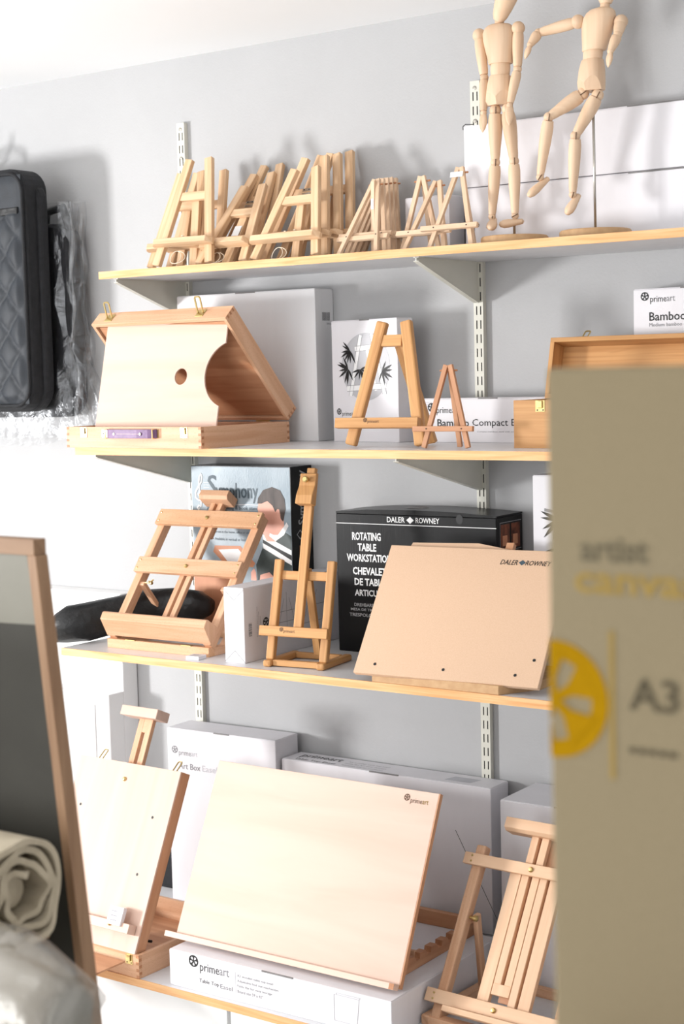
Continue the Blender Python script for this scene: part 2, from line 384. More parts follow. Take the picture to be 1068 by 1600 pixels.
# ------------------------------------------------------------------ cartons
def carton(name, label, loc, yaw, w, d, h, mat='card_white', side=None, group=None, flap=True, cat='box'):
    t = thing(name, label, cat, loc, yaw, group)
    MB().span((0, 0, 0), (w, d, h)).build('carton_body', mat, t, .0012)
    if flap:
        MB().span((.0015, .001, h), (w - .0015, d - .002, h + .0016)).build('lid_flap', mat, t, .0006)
        MB().span((w * .44, -.0005, h - .0008), (w * .58, .002, h + .0022)).build('tuck_slot', 'card_crease', t)
    return t
def barcode(t, x, z, w, h, M=I4, mat='ink_black', y=-.0006):
    mb = MB(M); rnd = random.Random(3); u = 0
    while u < w:
        b = rnd.choice((.0008, .0012, .002)); mb.flat([(x + u, z), (x + min(u + b, w), z), (x + min(u + b, w), z + h), (x + u, z + h)], y); u += b + rnd.choice((.0009, .0016))
    return mb.build('barcode', mat, t)
def side(w): return T(w, 0, 0) @ RZ(R(90))       # the right side as a face looking along -y
# shelf 1
t = carton('carton', 'lower of two long white cartons behind the mannequins', (.886, -.078, Z1), 0, .9, .07, .139, 'card_white', group='long white cartons')
barcode(t, .012, .012, .012, .05, T(0, 0, 0) @ RY(0)); logo(t, .032, .058, .004)
t = carton('carton', 'upper of two long white cartons behind the mannequins', (.884, -.076, Z1 + .1425), 0, .9, .07, .134, 'card_white', group='long white cartons')
MB().tube([(-.0015, .0, .128), (-.004, .004, .136), (.0, .008, .141), (.02, .01, .139)], .0009, 6).build('bent_flap_edge', 'ink_black', t)
t = carton('carton', 'small plain white carton behind the display easels', (.7262, -.078, Z1), 0, .118, .065, .131, 'card_white')
# shelf 2
t = carton('carton', 'large plain grey white carton behind the tented sketch box', (.0295, -.079, Z2), .3, .4335, .076, .3652, 'card_grey')
barcode(t, .028, .29, .032, .02, side(.4335), 'ink_grey'); letter(t, '3840g', .045, .279, .066, .285, 'ink_grey', side(.4335))
BP = (.5107, -.0793, Z2)
t = carton('bamboo_easel_carton', 'tall white carton printed with a line drawing of an easel and bamboo leaves', BP, -9.87, .2142, .0534, .2845)
def leaves(t, cx, cz, s, n, a0, mat='ink_black', y=-.0012):
    rnd = random.Random(int(cx * 1000) + n); mb = MB()
    for k in range(n):
        a = R(a0 + k * 360 / n * .55 + rnd.uniform(-8, 8)); L = s * rnd.uniform(.75, 1.1); wv = L * .085
        pts = [(0, 0), (.3, wv / L), (.65, wv / L * .8), (1, 0), (.65, -wv / L * .8), (.3, -wv / L)]
        mb.flat([(cx + (p * math.cos(a) - q * math.sin(a)) * L, cz + (p * math.sin(a) + q * math.cos(a)) * L) for p, q in pts], y)
    return mb.build('leaf_print', mat, t)
MB().disc((.112, .176), .079, None, 40, -.0005).build('print_disc', 'ink_disc', t)
mb = MB()
for a, b, wv in (((.062, .108), (.098, .25), .011), ((.172, .112), (.132, .252), .011), ((.078, .218), (.14, .222), .012), ((.05, .125), (.178, .13), .013), ((.118, .215), (.145, .12), .009)):
    v = Vector((b[0] - a[0], b[1] - a[1])); n = Vector((-v.y, v.x)).normalized() * wv / 2
    mb.flat([(a[0] + n.x, a[1] + n.y), (b[0] + n.x, b[1] + n.y), (b[0] - n.x, b[1] - n.y), (a[0] - n.x, a[1] - n.y)], -.0008 - len(mb.f) * .00003)
mb.build('easel_print', 'ink_white', t)
mb = MB()
for a, b in (((.056, .108), (.092, .252)), ((.067, .108), (.103, .250)), ((.166, .112), (.127, .252)), ((.178, .112), (.138, .254)), ((.078, .224), (.14, .228)), ((.078, .212), (.14, .216)), ((.05, .132), (.178, .137)), ((.05, .119), (.178, .124))):
    v = Vector((b[0] - a[0], b[1] - a[1])); n = Vector((-v.y, v.x)).normalized() * .0004
    mb.flat([(a[0] + n.x, a[1] + n.y), (b[0] + n.x, b[1] + n.y), (b[0] - n.x, b[1] - n.y), (a[0] - n.x, a[1] - n.y)], -.0011)
mb.build('outline_print', 'ink_grey', t)
leaves(t, .062, .215, .036, 8, 130); leaves(t, .055, .172, .038, 8, 120); leaves(t, .095, .17, .03, 7, 200); leaves(t, .165, .165, .034, 7, 250)
primeart(t, .021, .058, .0135); letter(t, 'Table Easel', .03, .044, .075, .052, 'ink_grey')
t = carton('bamboo_easel_carton', 'low white carton reading Bamboo Compact, lying behind the small tripod easel', (.7729, -.1019, Z2), 0, .345, .08, .0985)
primeart(t, .029, .062, .018)
letter(t, 'Bamboo', .044, .036, .127, .053, 'ink_black', bold=.012); letter(t, 'Compact Easel', .136, .033, .282, .053, 'ink_black')
letter(t, 'Compact bamboo easel with storage drawer and lid', .148, .0225, .30, .0262, 'ink_grey')
mb = MB()
for k in range(6): mb.span((.004, -.0006, .066 + k * .005), (.03, -.0002, .0664 + k * .005))
mb.build('tape_crease', 'card_crease', t)
t = carton('bamboo_easel_carton', 'white carton reading Bamboo standing behind the open bamboo chest', (1.2839, -.062, Z2), 0, .24, .055, .322)
primeart(t, .026, .291, .0165); letter(t, 'Bamboo', .036, .256, .118, .274, 'ink_black', bold=.01); letter(t, 'Medium bamboo chest easel', .036, .244, .16, .2515, 'ink_grey')

# shelf 3
SW, SD, SH = .3107, .0914, .4289
t = carton('book_stand_carton', 'tall printed carton titled Symphony with a boy reading', (.0737, -.0968, Z3), 1.2, SW, SD, SH, 'card_blue', flap=False)
MB().span((SW - .001, .0005, .0005), (SW + .0006, SD - .0005, SH - .0005)).build('side_panel', 'card_black', t)
MB().span((.0005, .0005, SH - .0004), (SW - .0005, SD - .0005, SH + .0008)).build('lid_flap', 'card_black', t)
letter(t, 'S', .053, .352, .083, .407, 'ink_slate', bold=.01); letter(t, 'ymphony', .078, .338, .212, .388, 'ink_slate', bold=.015)
MB().span((.05, -.0006, .3335), (.213, -.0003, .3345)).build('rule', 'ink_white', t)
letter(t, 'parallel drawing & book stand', .05, .318, .211, .33, 'ink_slate', bold=.01)
# treble clef
cl = [(.026, .322), (.021, .318), (.018, .323), (.024, .329), (.030, .325), (.031, .335), (.028, .36), (.025, .385), (.028, .402), (.033, .41), (.036, .402), (.033, .388), (.022, .375), (.014, .362), (.014, .349), (.024, .341), (.036, .346), (.038, .357), (.030, .364), (.022, .358), (.026, .351)]
mb = MB(T(0, -.0008, 0) @ Matrix.Diagonal((1, .05, 1, 1))); mb.tube([(p[0], 0, p[1]) for p in cl], .0028, 6); mb.build('clef_print', 'ink_white', t, smooth=True)
for k in range(3): MB().span((.04, -.0006, .375 + k * .006), (.058, -.0003, .3757 + k * .006)).build('staff_line', 'ink_white', t)
MB().flat([(.075, .305), (.205, .303), (.205, .293), (.075, .295)], -.0004).build('pale_band', 'ink_pale', t)
letter(t, '• Great in the home, office or studio', .066, .260, .193, .267, 'ink_slate'); letter(t, '• Available in vertical or horizontal', .066, .242, .191, .249, 'ink_slate')
def poly(t, name, mat, pts, y): return MB().flat(pts, y).build(name, mat, t)
poly(t, 'print_table', 'print_wood', [(.0, .07), (.0, .165), (.05, .155), (.11, .15), (.2, .12), (.2, .02), (.0, .02)], -.0003)
poly(t, 'print_stand', 'print_wood', [(.065, .212), (.07, .228), (.152, .23), (.197, .188), (.19, .178), (.1, .182)], -.0004)
poly(t, 'print_page', 'ink_white', [(.082, .218), (.145, .222), (.183, .186), (.112, .187)], -.0006)
for k in range(3): poly(t, 'print_leg', 'print_wood', [(.06 + k * .03, .11), (.066 + k * .03, .11), (.115 + k * .02, .19), (.108 + k * .02, .19)], -.0005)
poly(t, 'print_jumper', 'print_green', [(.205, .10), (.2, .185), (.225, .235), (.24, .262), (.29, .27), (.3095, .26), (.3095, .02), (.22, .02)], -.0004)
for a, b in (((.222, .262), (.3095, .215)), ((.222, .24), (.3095, .19))):
    poly(t, 'print_stripe', 'ink_white', [(a[0], a[1]), (.26, a[1] - .016), (b[0], b[1] + .01), (b[0], b[1] - .002), (.26, a[1] - .03), (a[0] + .002, a[1] - .013)], -.0006)
poly(t, 'print_stripe', 'ink_black', [(.222, .249), (.26, .232), (.3095, .213), (.3095, .202), (.26, .218), (.223, .237)], -.0005)
poly(t, 'print_face', 'print_skin', [(.209, .325), (.216, .30), (.219, .275), (.235, .245), (.262, .245), (.29, .272), (.288, .31), (.286, .345), (.25, .36), (.215, .345)], -.0007)
poly(t, 'print_hair', 'print_hair', [(.209, .338), (.212, .352), (.228, .372), (.255, .380), (.28, .372), (.293, .35), (.295, .325), (.287, .295), (.28, .302), (.276, .325), (.27, .326), (.264, .318), (.255, .334), (.24, .345), (.222, .338)], -.0009)
poly(t, 'print_ear', 'print_skin', [(.266, .322), (.275, .326), (.279, .312), (.272, .298), (.266, .304)], -.0011)
poly(t, 'print_collar', 'ink_white', [(.243, .258), (.262, .246), (.288, .262), (.303, .285), (.297, .294), (.29, .285), (.27, .262), (.256, .262), (.245, .266)], -.0010)
poly(t, 'print_hand', 'print_skin', [(.183, .145), (.183, .165), (.193, .176), (.199, .165), (.2, .145)], -.0007)
poly(t, 'print_arm', 'print_skin', [(.205, .12), (.212, .16), (.24, .168), (.262, .15), (.25, .12)], -.0006)
sm = side(SW + .0008) @ T(.0, 0, 0)
sv = T(SW + .0008, 0, 0) @ RZ(R(90)) @ T(.068, 0, .285) @ RY(R(-90))
letter(t, 'Symphony', 0, 0, .135, .04, 'ink_silver', sv, bold=.012)
mb = MB(side(SW + .001) @ Matrix.Diagonal((1, .05, 1, 1))); mb.tube([(.06, 0, .262), (.035, 0, .25), (.022, 0, .262), (.035, 0, .272), (.05, 0, .258), (.062, 0, .276), (.07, 0, .27)], .0018, 6); mb.build('clef_print', 'ink_silver', t)
mb = MB(side(SW + .0008))
for a, b in (((.03, .17), (.034, .232)), ((.065, .17), (.069, .232)), ((.03, .228), (.069, .234)), ((.03, .2), (.069, .206)), ((.03, .168), (.069, .174))): mb.flat([a, (b[0], a[1]), b, (a[0], b[1])], -.0006)
mb.build('stand_print', 'print_wood', t)

t = thing('carton', 'slim white carton set end on behind the bamboo table easel', 'box', (.4111, -.3906, Z3), 1.29)
w_, d_, h_ = .0574, .385, .1721
MB().span((0, 0, 0), (w_, d_, h_)).build('carton_body', 'card_white', t, .001)
MB().span((.001, .001, h_), (w_ - .001, d_ - .001, h_ + .0014)).build('lid_flap', 'card_white', t, .0005)
mb = MB()
for a, b in (((0, h_ - .002), (.029, h_ - .028)), ((w_, h_ - .002), (.029, h_ - .028)), ((0, .002), (.029, .028)), ((w_, .002), (.029, .028))):
    mb.bar((a[0], -.0003, a[1]), (b[0], -.0003, b[1]), .0007, .0005)
mb.build('folded_end_crease', 'card_crease', t)
sm = side(w_)
barcode(t, .0, 0, .03, .012, sm @ T(.028, 0, .06) @ RY(R(-90)), 'ink_grey'); 
for k in range(3): letter(t, 'Bamboo table easel in natural finish', 0, 0, .07 - k * .012, .0032, 'ink_grey', sm @ T(.05 + k * .006, 0, .055) @ RY(R(-90)))
logo(t, .082, .085, .011, 'ink_black', sm)
mb = MB(sm)
for a, b in (((.13, .06), (.155, .13)), ((.2, .06), (.175, .13)), ((.12, .075), (.21, .075)), ((.135, .1), (.195, .1)), ((.165, .06), (.165, .145)), ((.23, .06), (.31, .06)), ((.23, .06), (.25, .1)), ((.31, .06), (.33, .1)), ((.25, .1), (.33, .1)), ((.27, .1), (.29, .135))):
    v = Vector((b[0] - a[0], b[1] - a[1])); n = Vector((-v.y, v.x)).normalized() * .0005
    mb.flat([(a[0] + n.x, a[1] + n.y), (b[0] + n.x, b[1] + n.y), (b[0] - n.x, b[1] - n.y), (a[0] - n.x, a[1] - n.y)], -.0006)
mb.build('diagram_print', 'ink_grey', t)

t = thing('workstation_carton', 'black carton lettered rotating table workstation', 'box', (.5573, -.145, Z3), 1.83)
w_, d_, h_ = .4257, .127, .3314
MB().span((0, 0, 0), (w_, d_, h_ - .004)).build('carton_body', 'card_black', t, .002)
lid = MB(); lid.prism([(0, h_ - .004), (w_, h_ - .004), (w_, h_), (w_ * .75, h_ + .006), (w_ * .5, h_ + .008), (w_ * .2, h_ + .006), (0, h_)], .001, d_ - .001, 'xz'); lid.build('lid_flap', 'card_black', t)
MB().span((.0, -.0006, .3035), (w_, -.0002, .3050)).build('rule', 'ink_white', t)
letter(t, 'DALER', .142, .310, .190, .3225, 'ink_white', bold=.008); letter(t, 'ROWNEY', .219, .310, .281, .3225, 'ink_white', bold=.008)
MB().flat([(.194, .316), (.204, .324), (.214, .316), (.204, .308)], -.0006).build('diamond_print', 'ink_white', t)
for s_, a, b, c, d in (('ROTATING', .045, .265, .124, .284), ('TABLE', .060, .240, .111, .258), ('WORKSTATION', .029, .215, .152, .233), ('CHEVALET', .045, .184, .137, .202), ('DE TABLE', .049, .159, .133, .176), ('ARTICULÉ', .049, .134, .130, .153)):
    letter(t, s_, a, b, c, d, 'ink_white', bold=.03)
for s_, a, b, c, d in (('DREHBARES TISCHATELIER', .047, .109, .18, .117), ('MESA DE TRABAJO GIRATORIA', .037, .097, .19, .105), ('TRESPOLO GIREVOLE', .033, .085, .16, .093)): letter(t, s_, a, b, c, d, 'ink_silver', bold=.02)
MB().lathe([(.011, 0), (.011, .0004)], 20, T(.333, 0, .322) @ RX(R(90)) @ Matrix.Diagonal((.8, 1, 1, 1))).build('hand_hole', 'ink_black', t)
sm = side(w_)
for k in range(2):
    MB(sm).span((.02 + k * .05, -.0006, .255), (.062 + k * .05, -.0003, .31)).build('photo_print', 'print_photo', t)
    MB(sm).span((.028 + k * .05, -.0009, .262), (.05 + k * .05, -.0006, .285)).build('photo_detail', 'print_wood', t)
mb = MB(sm)
for a, b in (((.016, .25), (.0168, .315)), ((.016, .314), (.118, .315)), ((.016, .25), (.118, .251))): mb.span((a[0], -.0006, a[1]), (b[0], -.0004, b[1]))
mb.build('photo_border', 'ink_silver', t)
MB().lathe([(.03, 0), (.022, .003), (.01, .004), (.001, .004)], 16, T(.19, .06, h_ + .008) @ Matrix.Diagonal((1, .6, 1, 1))).build('handle_flap', 'card_crease', t)

t = carton('bamboo_easel_carton', 'tall white carton with bamboo leaf print beside the black workstation carton', (1.0847, -.15, Z3), 0, .22, .14, .4248)
leaves(t, .062, .33, .055, 8, 150); leaves(t, .075, .27, .05, 6, 190); MB().flat([(.028, .348), (.07, .343), (.07, .348), (.028, .355)], -.0006).build('twig_print', 'ink_grey', t)
leaves(t, .07, .24, .04, 4, 200)

# shelf 4
t = carton('easel_carton', 'white carton reading Art Box Easel behind the sketch box easel', (-.0082, -.13, Z4), 2.37, .3438, .098, .4549)
primeart(t, .024, .383, .018, dark='ink_grey', pale='ink_pale'); letter(t, 'Art Box', .036, .352, .106, .368, 'ink_grey', bold=.005); letter(t, 'Easel', .112, .352, .16, .368, 'ink_pale')
t = carton('easel_carton', 'large white carton standing on its long edge behind the drawing board', (.3415, -.1, Z4), .4, .595, .082, .4083)
top = T(0, 0, .4099) @ RX(R(-90))
letter(t, 'primeart', .03, .03, .15, .065, 'ink_black', top); letter(t, 'Table Top Easel', .03, .008, .15, .022, 'ink_black', top)
for k in range(3): letter(t, ('Adjustable fold out mechanism', 'Folds flat for easy storage', 'A2 wooden table top easel')[k], .17, .012 + k * .016, .29, .02 + k * .016, 'ink_grey', top)
MB(top).flat([(.46, .02), (.53, .02), (.54, .055), (.47, .055)], -.0004).build('drawn_square', 'ink_pale', t)
MB().bar((.5, -.0006, .30), (.61, -.0006, .10), .0008, .0006).build('drawn_line', 'ink_black', t)
for k in range(3): MB().bar((.46, -.0006, .062 - k * .004), (.62, -.0006, .068 - k * .008), .0009, .0006).build('drawn_line', 'ink_black', t)
t = carton('easel_carton', 'plain white carton right of the large standing carton', (1.0087, -.18, Z4), .95, .30, .17, .4129)
MB().prism([(.16, .416), (.2, .423), (.24, .4165)], .05, .09, 'xz').build('torn_flap', 'card_crease', t)
t = carton('easel_carton', 'flat white carton reading Table Top Easel under the drawing board', (.3809, -.5837, Z4), .49, .5949, .4355, .0812)
primeart(t, .071, .043, .0245)
letter(t, 'Table Top', .086, .020, .142, .031, 'ink_black'); letter(t, 'Easel', .146, .020, .180, .030, 'ink_grey')
MB().span((.1885, -.0005, .018), (.189, -.0002, .066)).build('rule', 'ink_pale', t)
for k, s_ in enumerate(('A2 wooden table top easel', 'Adjustable fold out mechanism', 'Folds flat for easy storage', 'Board size 59 x 42"')):
    letter(t, s_, .194, .0545 - k * .0115, .194 + (.098, .112, .095, .07)[k], .0615 - k * .0115, 'ink_grey')
mb = MB()
for a, b in (((.452, .014), (.452, .07)), ((.452, .07), (.515, .07)), ((.515, .07), (.509, .014)), ((.509, .014), (.452, .014)), ((.458, .07), (.458, .074)), ((.458, .074), (.518, .074)), ((.518, .074), (.515, .07))): mb.bar((a[0], -.0004, a[1]), (b[0], -.0004, b[1]), .0006, .0005)
mb.build('diagram_print', 'ink_pale', t)
t = thing('portfolio_case', 'slim black case tucked behind the sketch box easel', 'case', (-.15, -.07, Z4), 0)
MB().span((0, 0, 0), (.13, .035, .22)).build('case_body', 'fabric_black', t, .004, seg=2); MB().tube([(.05, .017, .219), (.05, .017, .235), (.08, .017, .235), (.08, .017, .219)], .004, 8).build('handle', 'fabric_black', t)

# ------------------------------------------------------------------ A-frame easels on the top shelf
def screw(t, x, z, M, y, r=.0022, mat='brass', name='screw'):
    return MB(M).lathe([(r, 0), (r, .0008), (r * .6, .0014), (r * .1, .0014)], 10, T(x, y, z) @ RX(R(90))).build(name, mat, t)
def easel_large(label, x, y, yaw, tilt, wb, wt, L, fold=.03, mat='pine', lw=.0215, z=Z1, ledge=.2, cord=True, hinge=False, sticker=False):
    t = thing('table_easel', label, 'easel', (x, y, z + .002), yaw, 'pine easels stacked on the top shelf')
    M = RX(-R(tilt)); th = .0135
    def half(v): return (wb + (wt - wb) * v / L) / 2
    for s in (-1, 1): MB(M).bar((s * half(.004), 0, .004), (s * half(L), 0, L), lw, th).build('leg', mat, t, .0012)
    v = L * .65; MB(M).box((0, .001, v), (2 * half(v) - lw * .55, .011, .021)).build('crossbar', mat, t, .001)
    v = L * ledge; W = wb * 1.12
    MB(M).prism([(-W / 2, -.0068), (-W / 2, -.016), (-W / 2 + .012, -.031), (W / 2 - .012, -.031), (W / 2, -.016), (W / 2, -.0068)], v - .007, v + .007, 'xy').build('ledge', mat, t, .001)
    MB(M).lathe([(.0022, 0), (.0022, .006), (.0034, .007), (.0034, .009), (.001, .010)], 10, T(0, -.018, v + .006)).build('peg', 'thread', t)
    MB(M).bar((0, .0135 + fold, .012), (0, .0135, L * .66), .022, .012).build('back_leg', mat, t, .001)
    if hinge:
        for k in (-1, 1): MB(M).span((-.012, -.0066, L * .65 + (.002 if k > 0 else -.009)), (.012, -.0045, L * .65 + (.009 if k > 0 else -.002))).build('hinge_leaf', 'steel', t)
        for k in (-.007, .007): screw(t, k, L * .65 + .0055, M, -.0066, .0018, 'dark_metal')
    if cord:
        pts = [(-.02 + .028 * math.sin(a) * (1 - a / 14), -.004 - .002 * math.cos(a * 2), v - .018 - .016 * (1 - math.cos(a * 1.0))) for a in [i * .45 for i in range(22)]]
        MB(M).tube(pts, .0009, 5).build('cord', 'thread', t, smooth=True)
    if sticker: 
        MB(M).span((-.01, .0055, L * .30), (.01, .0066, L * .50)).build('barcode_sticker', 'ink_white', t)
    return t
easel_large('pale pine easel at the front of the leftmost stack', .2087, -.26, 4.3, 17.9, .1573, .0569, .2727, .03)
easel_large('pale pine easel peeping out left behind the foremost one', .1448, -.215, 0, 17.8, .157, .066, .2466, .006, cord=False)
easel_large('pine easel at the back of the leftmost stack', .163, -.165, 0, 17.8, .157, .085, .252, .006, cord=False)
easel_large('pine easel leaning far back between the two big stacks', .309, -.24, 2.9, 37.4, .1298, .0535, .2432, .004, sticker=True)
easel_large('middle one of the three easels leaning far back', .29, -.195, 0, 34.4, .14, .0538, .2753, .004, cord=False, hinge=True)
easel_large('rearmost of the three easels leaning far back', .2996, -.15, 0, 28.6, .14, .0481, .2844, .004, cord=False)
easel_large('honey pine easel at the front of the right hand stack', .4982, -.24, -3.5, 22.1, .1881, .0629, .2283, .025)
easel_large('second easel in the right hand pine stack with a screwed hinge', .4948, -.2, 0, 21.8, .18, .0544, .2608, .004, cord=False, hinge=True)
easel_large('third easel in the right hand pine stack', .51, -.16, 0, 20.6, .17, .045, .267, .004, cord=False)
easel_large('rearmost easel in the right hand pine stack', .515, -.12, 0, 19.5, .17, .0544, .2741, .004, cord=False)

def easel_small(label, x, y, yaw, tilt, wb, wt, L, back=.07, mat='limewood', z=Z1, ledge=.235, tagged=False, rev=False, group='small display easels', lw=.0105, sticker=False):
    t = thing('display_easel', label, 'easel', (x, y, z + .0012), yaw, group)
    M = RX(-R(tilt)); sgn = 1
    for s in (-1, 1): MB(M).bar((s * wb / 2, 0, .002), (s * wt / 2 * .8, 0, L), lw, .008).build('leg', mat, t, .0006)
    hz = L * .935
    MB(M).bar((-.021, .002, hz), (.021, .002, hz), .0042, .0042).build('dowel', 'end_grain', t, .0015)
    top = M @ Vector((0, .007, L * .97))
    yb = top.y + back if not rev else top.y - back - .02
    if rev:
        top = M @ Vector((0, -.009, L * .95))
    MB().bar((0, yb, .001), top, lw, .007).build('back_leg', mat, t, .0006)
    v = L * ledge; W = wb * 1.36
    yy = -.0085 if not rev else .0085
    MB(M).box((-.004, yy, v), (W, .009, .011)).build('ledge', mat, t, .0006)
    for s in (-1, 1): screw(t, s * (wb / 2 - (wb - wt) / 2 * ledge), v, M, -.0132 if not rev else -.0042, .0014, 'dark_metal')
    if tagged: MB(M).span((-.019, -.0062, L * .87), (.012, -.0052, L * .935)).build('price_sticker', 'ink_white', t)
    if sticker: MB().bar(Vector((0, yb, .001)).lerp(top, .62) + Vector((0, -.0042, 0)), Vector((0, yb, .001)).lerp(top, .76) + Vector((0, -.0042, 0)), .008, .0006).build('barcode_sticker', 'ink_white', t)
    return t
easel_small('front easel of the tight bundle, turned with its back leg forward', .6984, -.235, -5.3, 23.7, .1078, .0128, .1844, .0, rev=True, sticker=True)
for k, (lab, a) in enumerate((('second display easel in the tight bundle', (.6992, -.205, 21.8, .185)), ('third display easel in the tight bundle', (.6896, -.17, 20.6, .1889)), ('fourth display easel in the tight bundle', (.6795, -.135, 19.5, .1929)), ('rearmost display easel in the tight bundle', (.6702, -.10, 18.3, .1936)))):
    easel_small(lab, a[0], a[1], 0, a[2], .105, .0142, a[3], -.03)
easel_small('upright display easel behind its two lower neighbours', .8204, -.165, 1.4, 4.4, .0958, .0082, .1676, .03)
easel_small('display easel leaning left of the one with the price sticker', .8608, -.215, -3.1, 21, .1059, .0135, .1627, .02)
easel_small('display easel with a white price sticker at its tip', .9405, -.235, -.2, 15.2, .1042, .0105, .178, .05, tagged=True)

# ------------------------------------------------------------------ easels on the second shelf
t = thing('bamboo_easel', 'bamboo A-frame easel standing before the leaf print carton', 'easel', (.8256, -.33, Z2 + .002), 3.3)
M = RX(-R(10.8)); L = .2742; wb, wt = .1743, .0577
for s in (-1, 1): MB(M).bar((s * wb / 2, 0, .003), (s * wt / 2, 0, L), .026, .017).build('leg', 'bamboo', t, .004, seg=2)
MB(M).box((-.003, .001, .232), (.052, .012, .025)).build('crossbar', 'bamboo', t, .001)
led = MB(M).box((-.014, -.0175, .049), (.207, .018, .022)).build('ledge', 'bamboo', t, .001)
primeart(t, -.040, .046, .0085, M, -.0272, 'ink_brown', 'ink_brown')
MB().bar((.045, .125, .002), M @ Vector((.004, .02, .235)), .026, .014).build('back_leg', 'bamboo', t, .002)
easel_small('small reddish tripod easel in front of the Bamboo Compact carton', 1.0026, -.37, 3.7, 5.9, .1033, .0117, .174, .04, mat='beech_red', z=Z2, ledge=.235, group=None)

# ------------------------------------------------------------------ jointed mannequins
def ball(mb, c, r, sx=1, sy=1, sz=1, n=8):
    prof = [(r * math.sin(math.pi * (i + .02) / (n + .04)), -r * math.cos(math.pi * (i + .02) / (n + .04))) for i in range(n + 1)]
    return mb.lathe(prof, 16, T(*c) @ Matrix.Diagonal((sx, sy, sz, 1)))
def limb(t, name, p0, p1, r0, r1, bulge=1.12, mat='limewood', cut=.0, par=None):
    p0, p1 = Vector(p0), Vector(p1); n = 9; pts = []; rs = []
    for i in range(n + 1):
        f = i / n; pts.append(p0.lerp(p1, f)); r = r0 + (r1 - r0) * f
        e = min(f, 1 - f); rs.append(r * (1 + (bulge - 1) * math.sin(math.pi * min(1, f * 1.25))) * (1 if e > .04 else .9))
    return MB().tube(pts, rs, 14).build(name, mat, par or t, smooth=False) if False else _smooth(MB().tube(pts, rs, 16).build(name, mat, par or t, smooth=True))
def _smooth(o):
    m = o.modifiers.new('edge_split', 'EDGE_SPLIT'); m.split_angle = R(50); return o
def joint(t, c, r, par=None):
    mb = MB(); ball(mb, c, r); return _smooth(mb.build('joint_ball', 'limewood', par or t, smooth=True))
def slit(t, a, b, par): return MB().bar(a, b, .0016, .0016).build('joint_slot', 'ink_brown', par)
def loft(rings, name, mat, t, seg=24):
    """rings: (centre, half width, half depth, yaw, squareness)"""
    vs = []; n = len(rings)
    for c, a, b, yw, sq in rings:
        for k in range(seg):
            th = 2 * math.pi * k / seg; cx, sy = math.cos(th), math.sin(th)
            u = a * math.copysign(abs(cx) ** sq, cx); v = b * math.copysign(abs(sy) ** sq, sy)
            vs.append((c[0] + u * math.cos(yw) - v * math.sin(yw), c[1] + u * math.sin(yw) + v * math.cos(yw), c[2]))
    fs = [(i * seg + k, i * seg + (k + 1) % seg, (i + 1) * seg + (k + 1) % seg, (i + 1) * seg + k) for i in range(n - 1) for k in range(seg)]
    fs += [list(range(seg))[::-1], [(n - 1) * seg + k for k in range(seg)]]
    mb = MB(); mb.add(vs, fs, None, 2)
    return _smooth(mb.build(name, mat, t, smooth=True))
def lerp3(a, b, f): return tuple(a[i] + (b[i] - a[i]) * f for i in range(3))
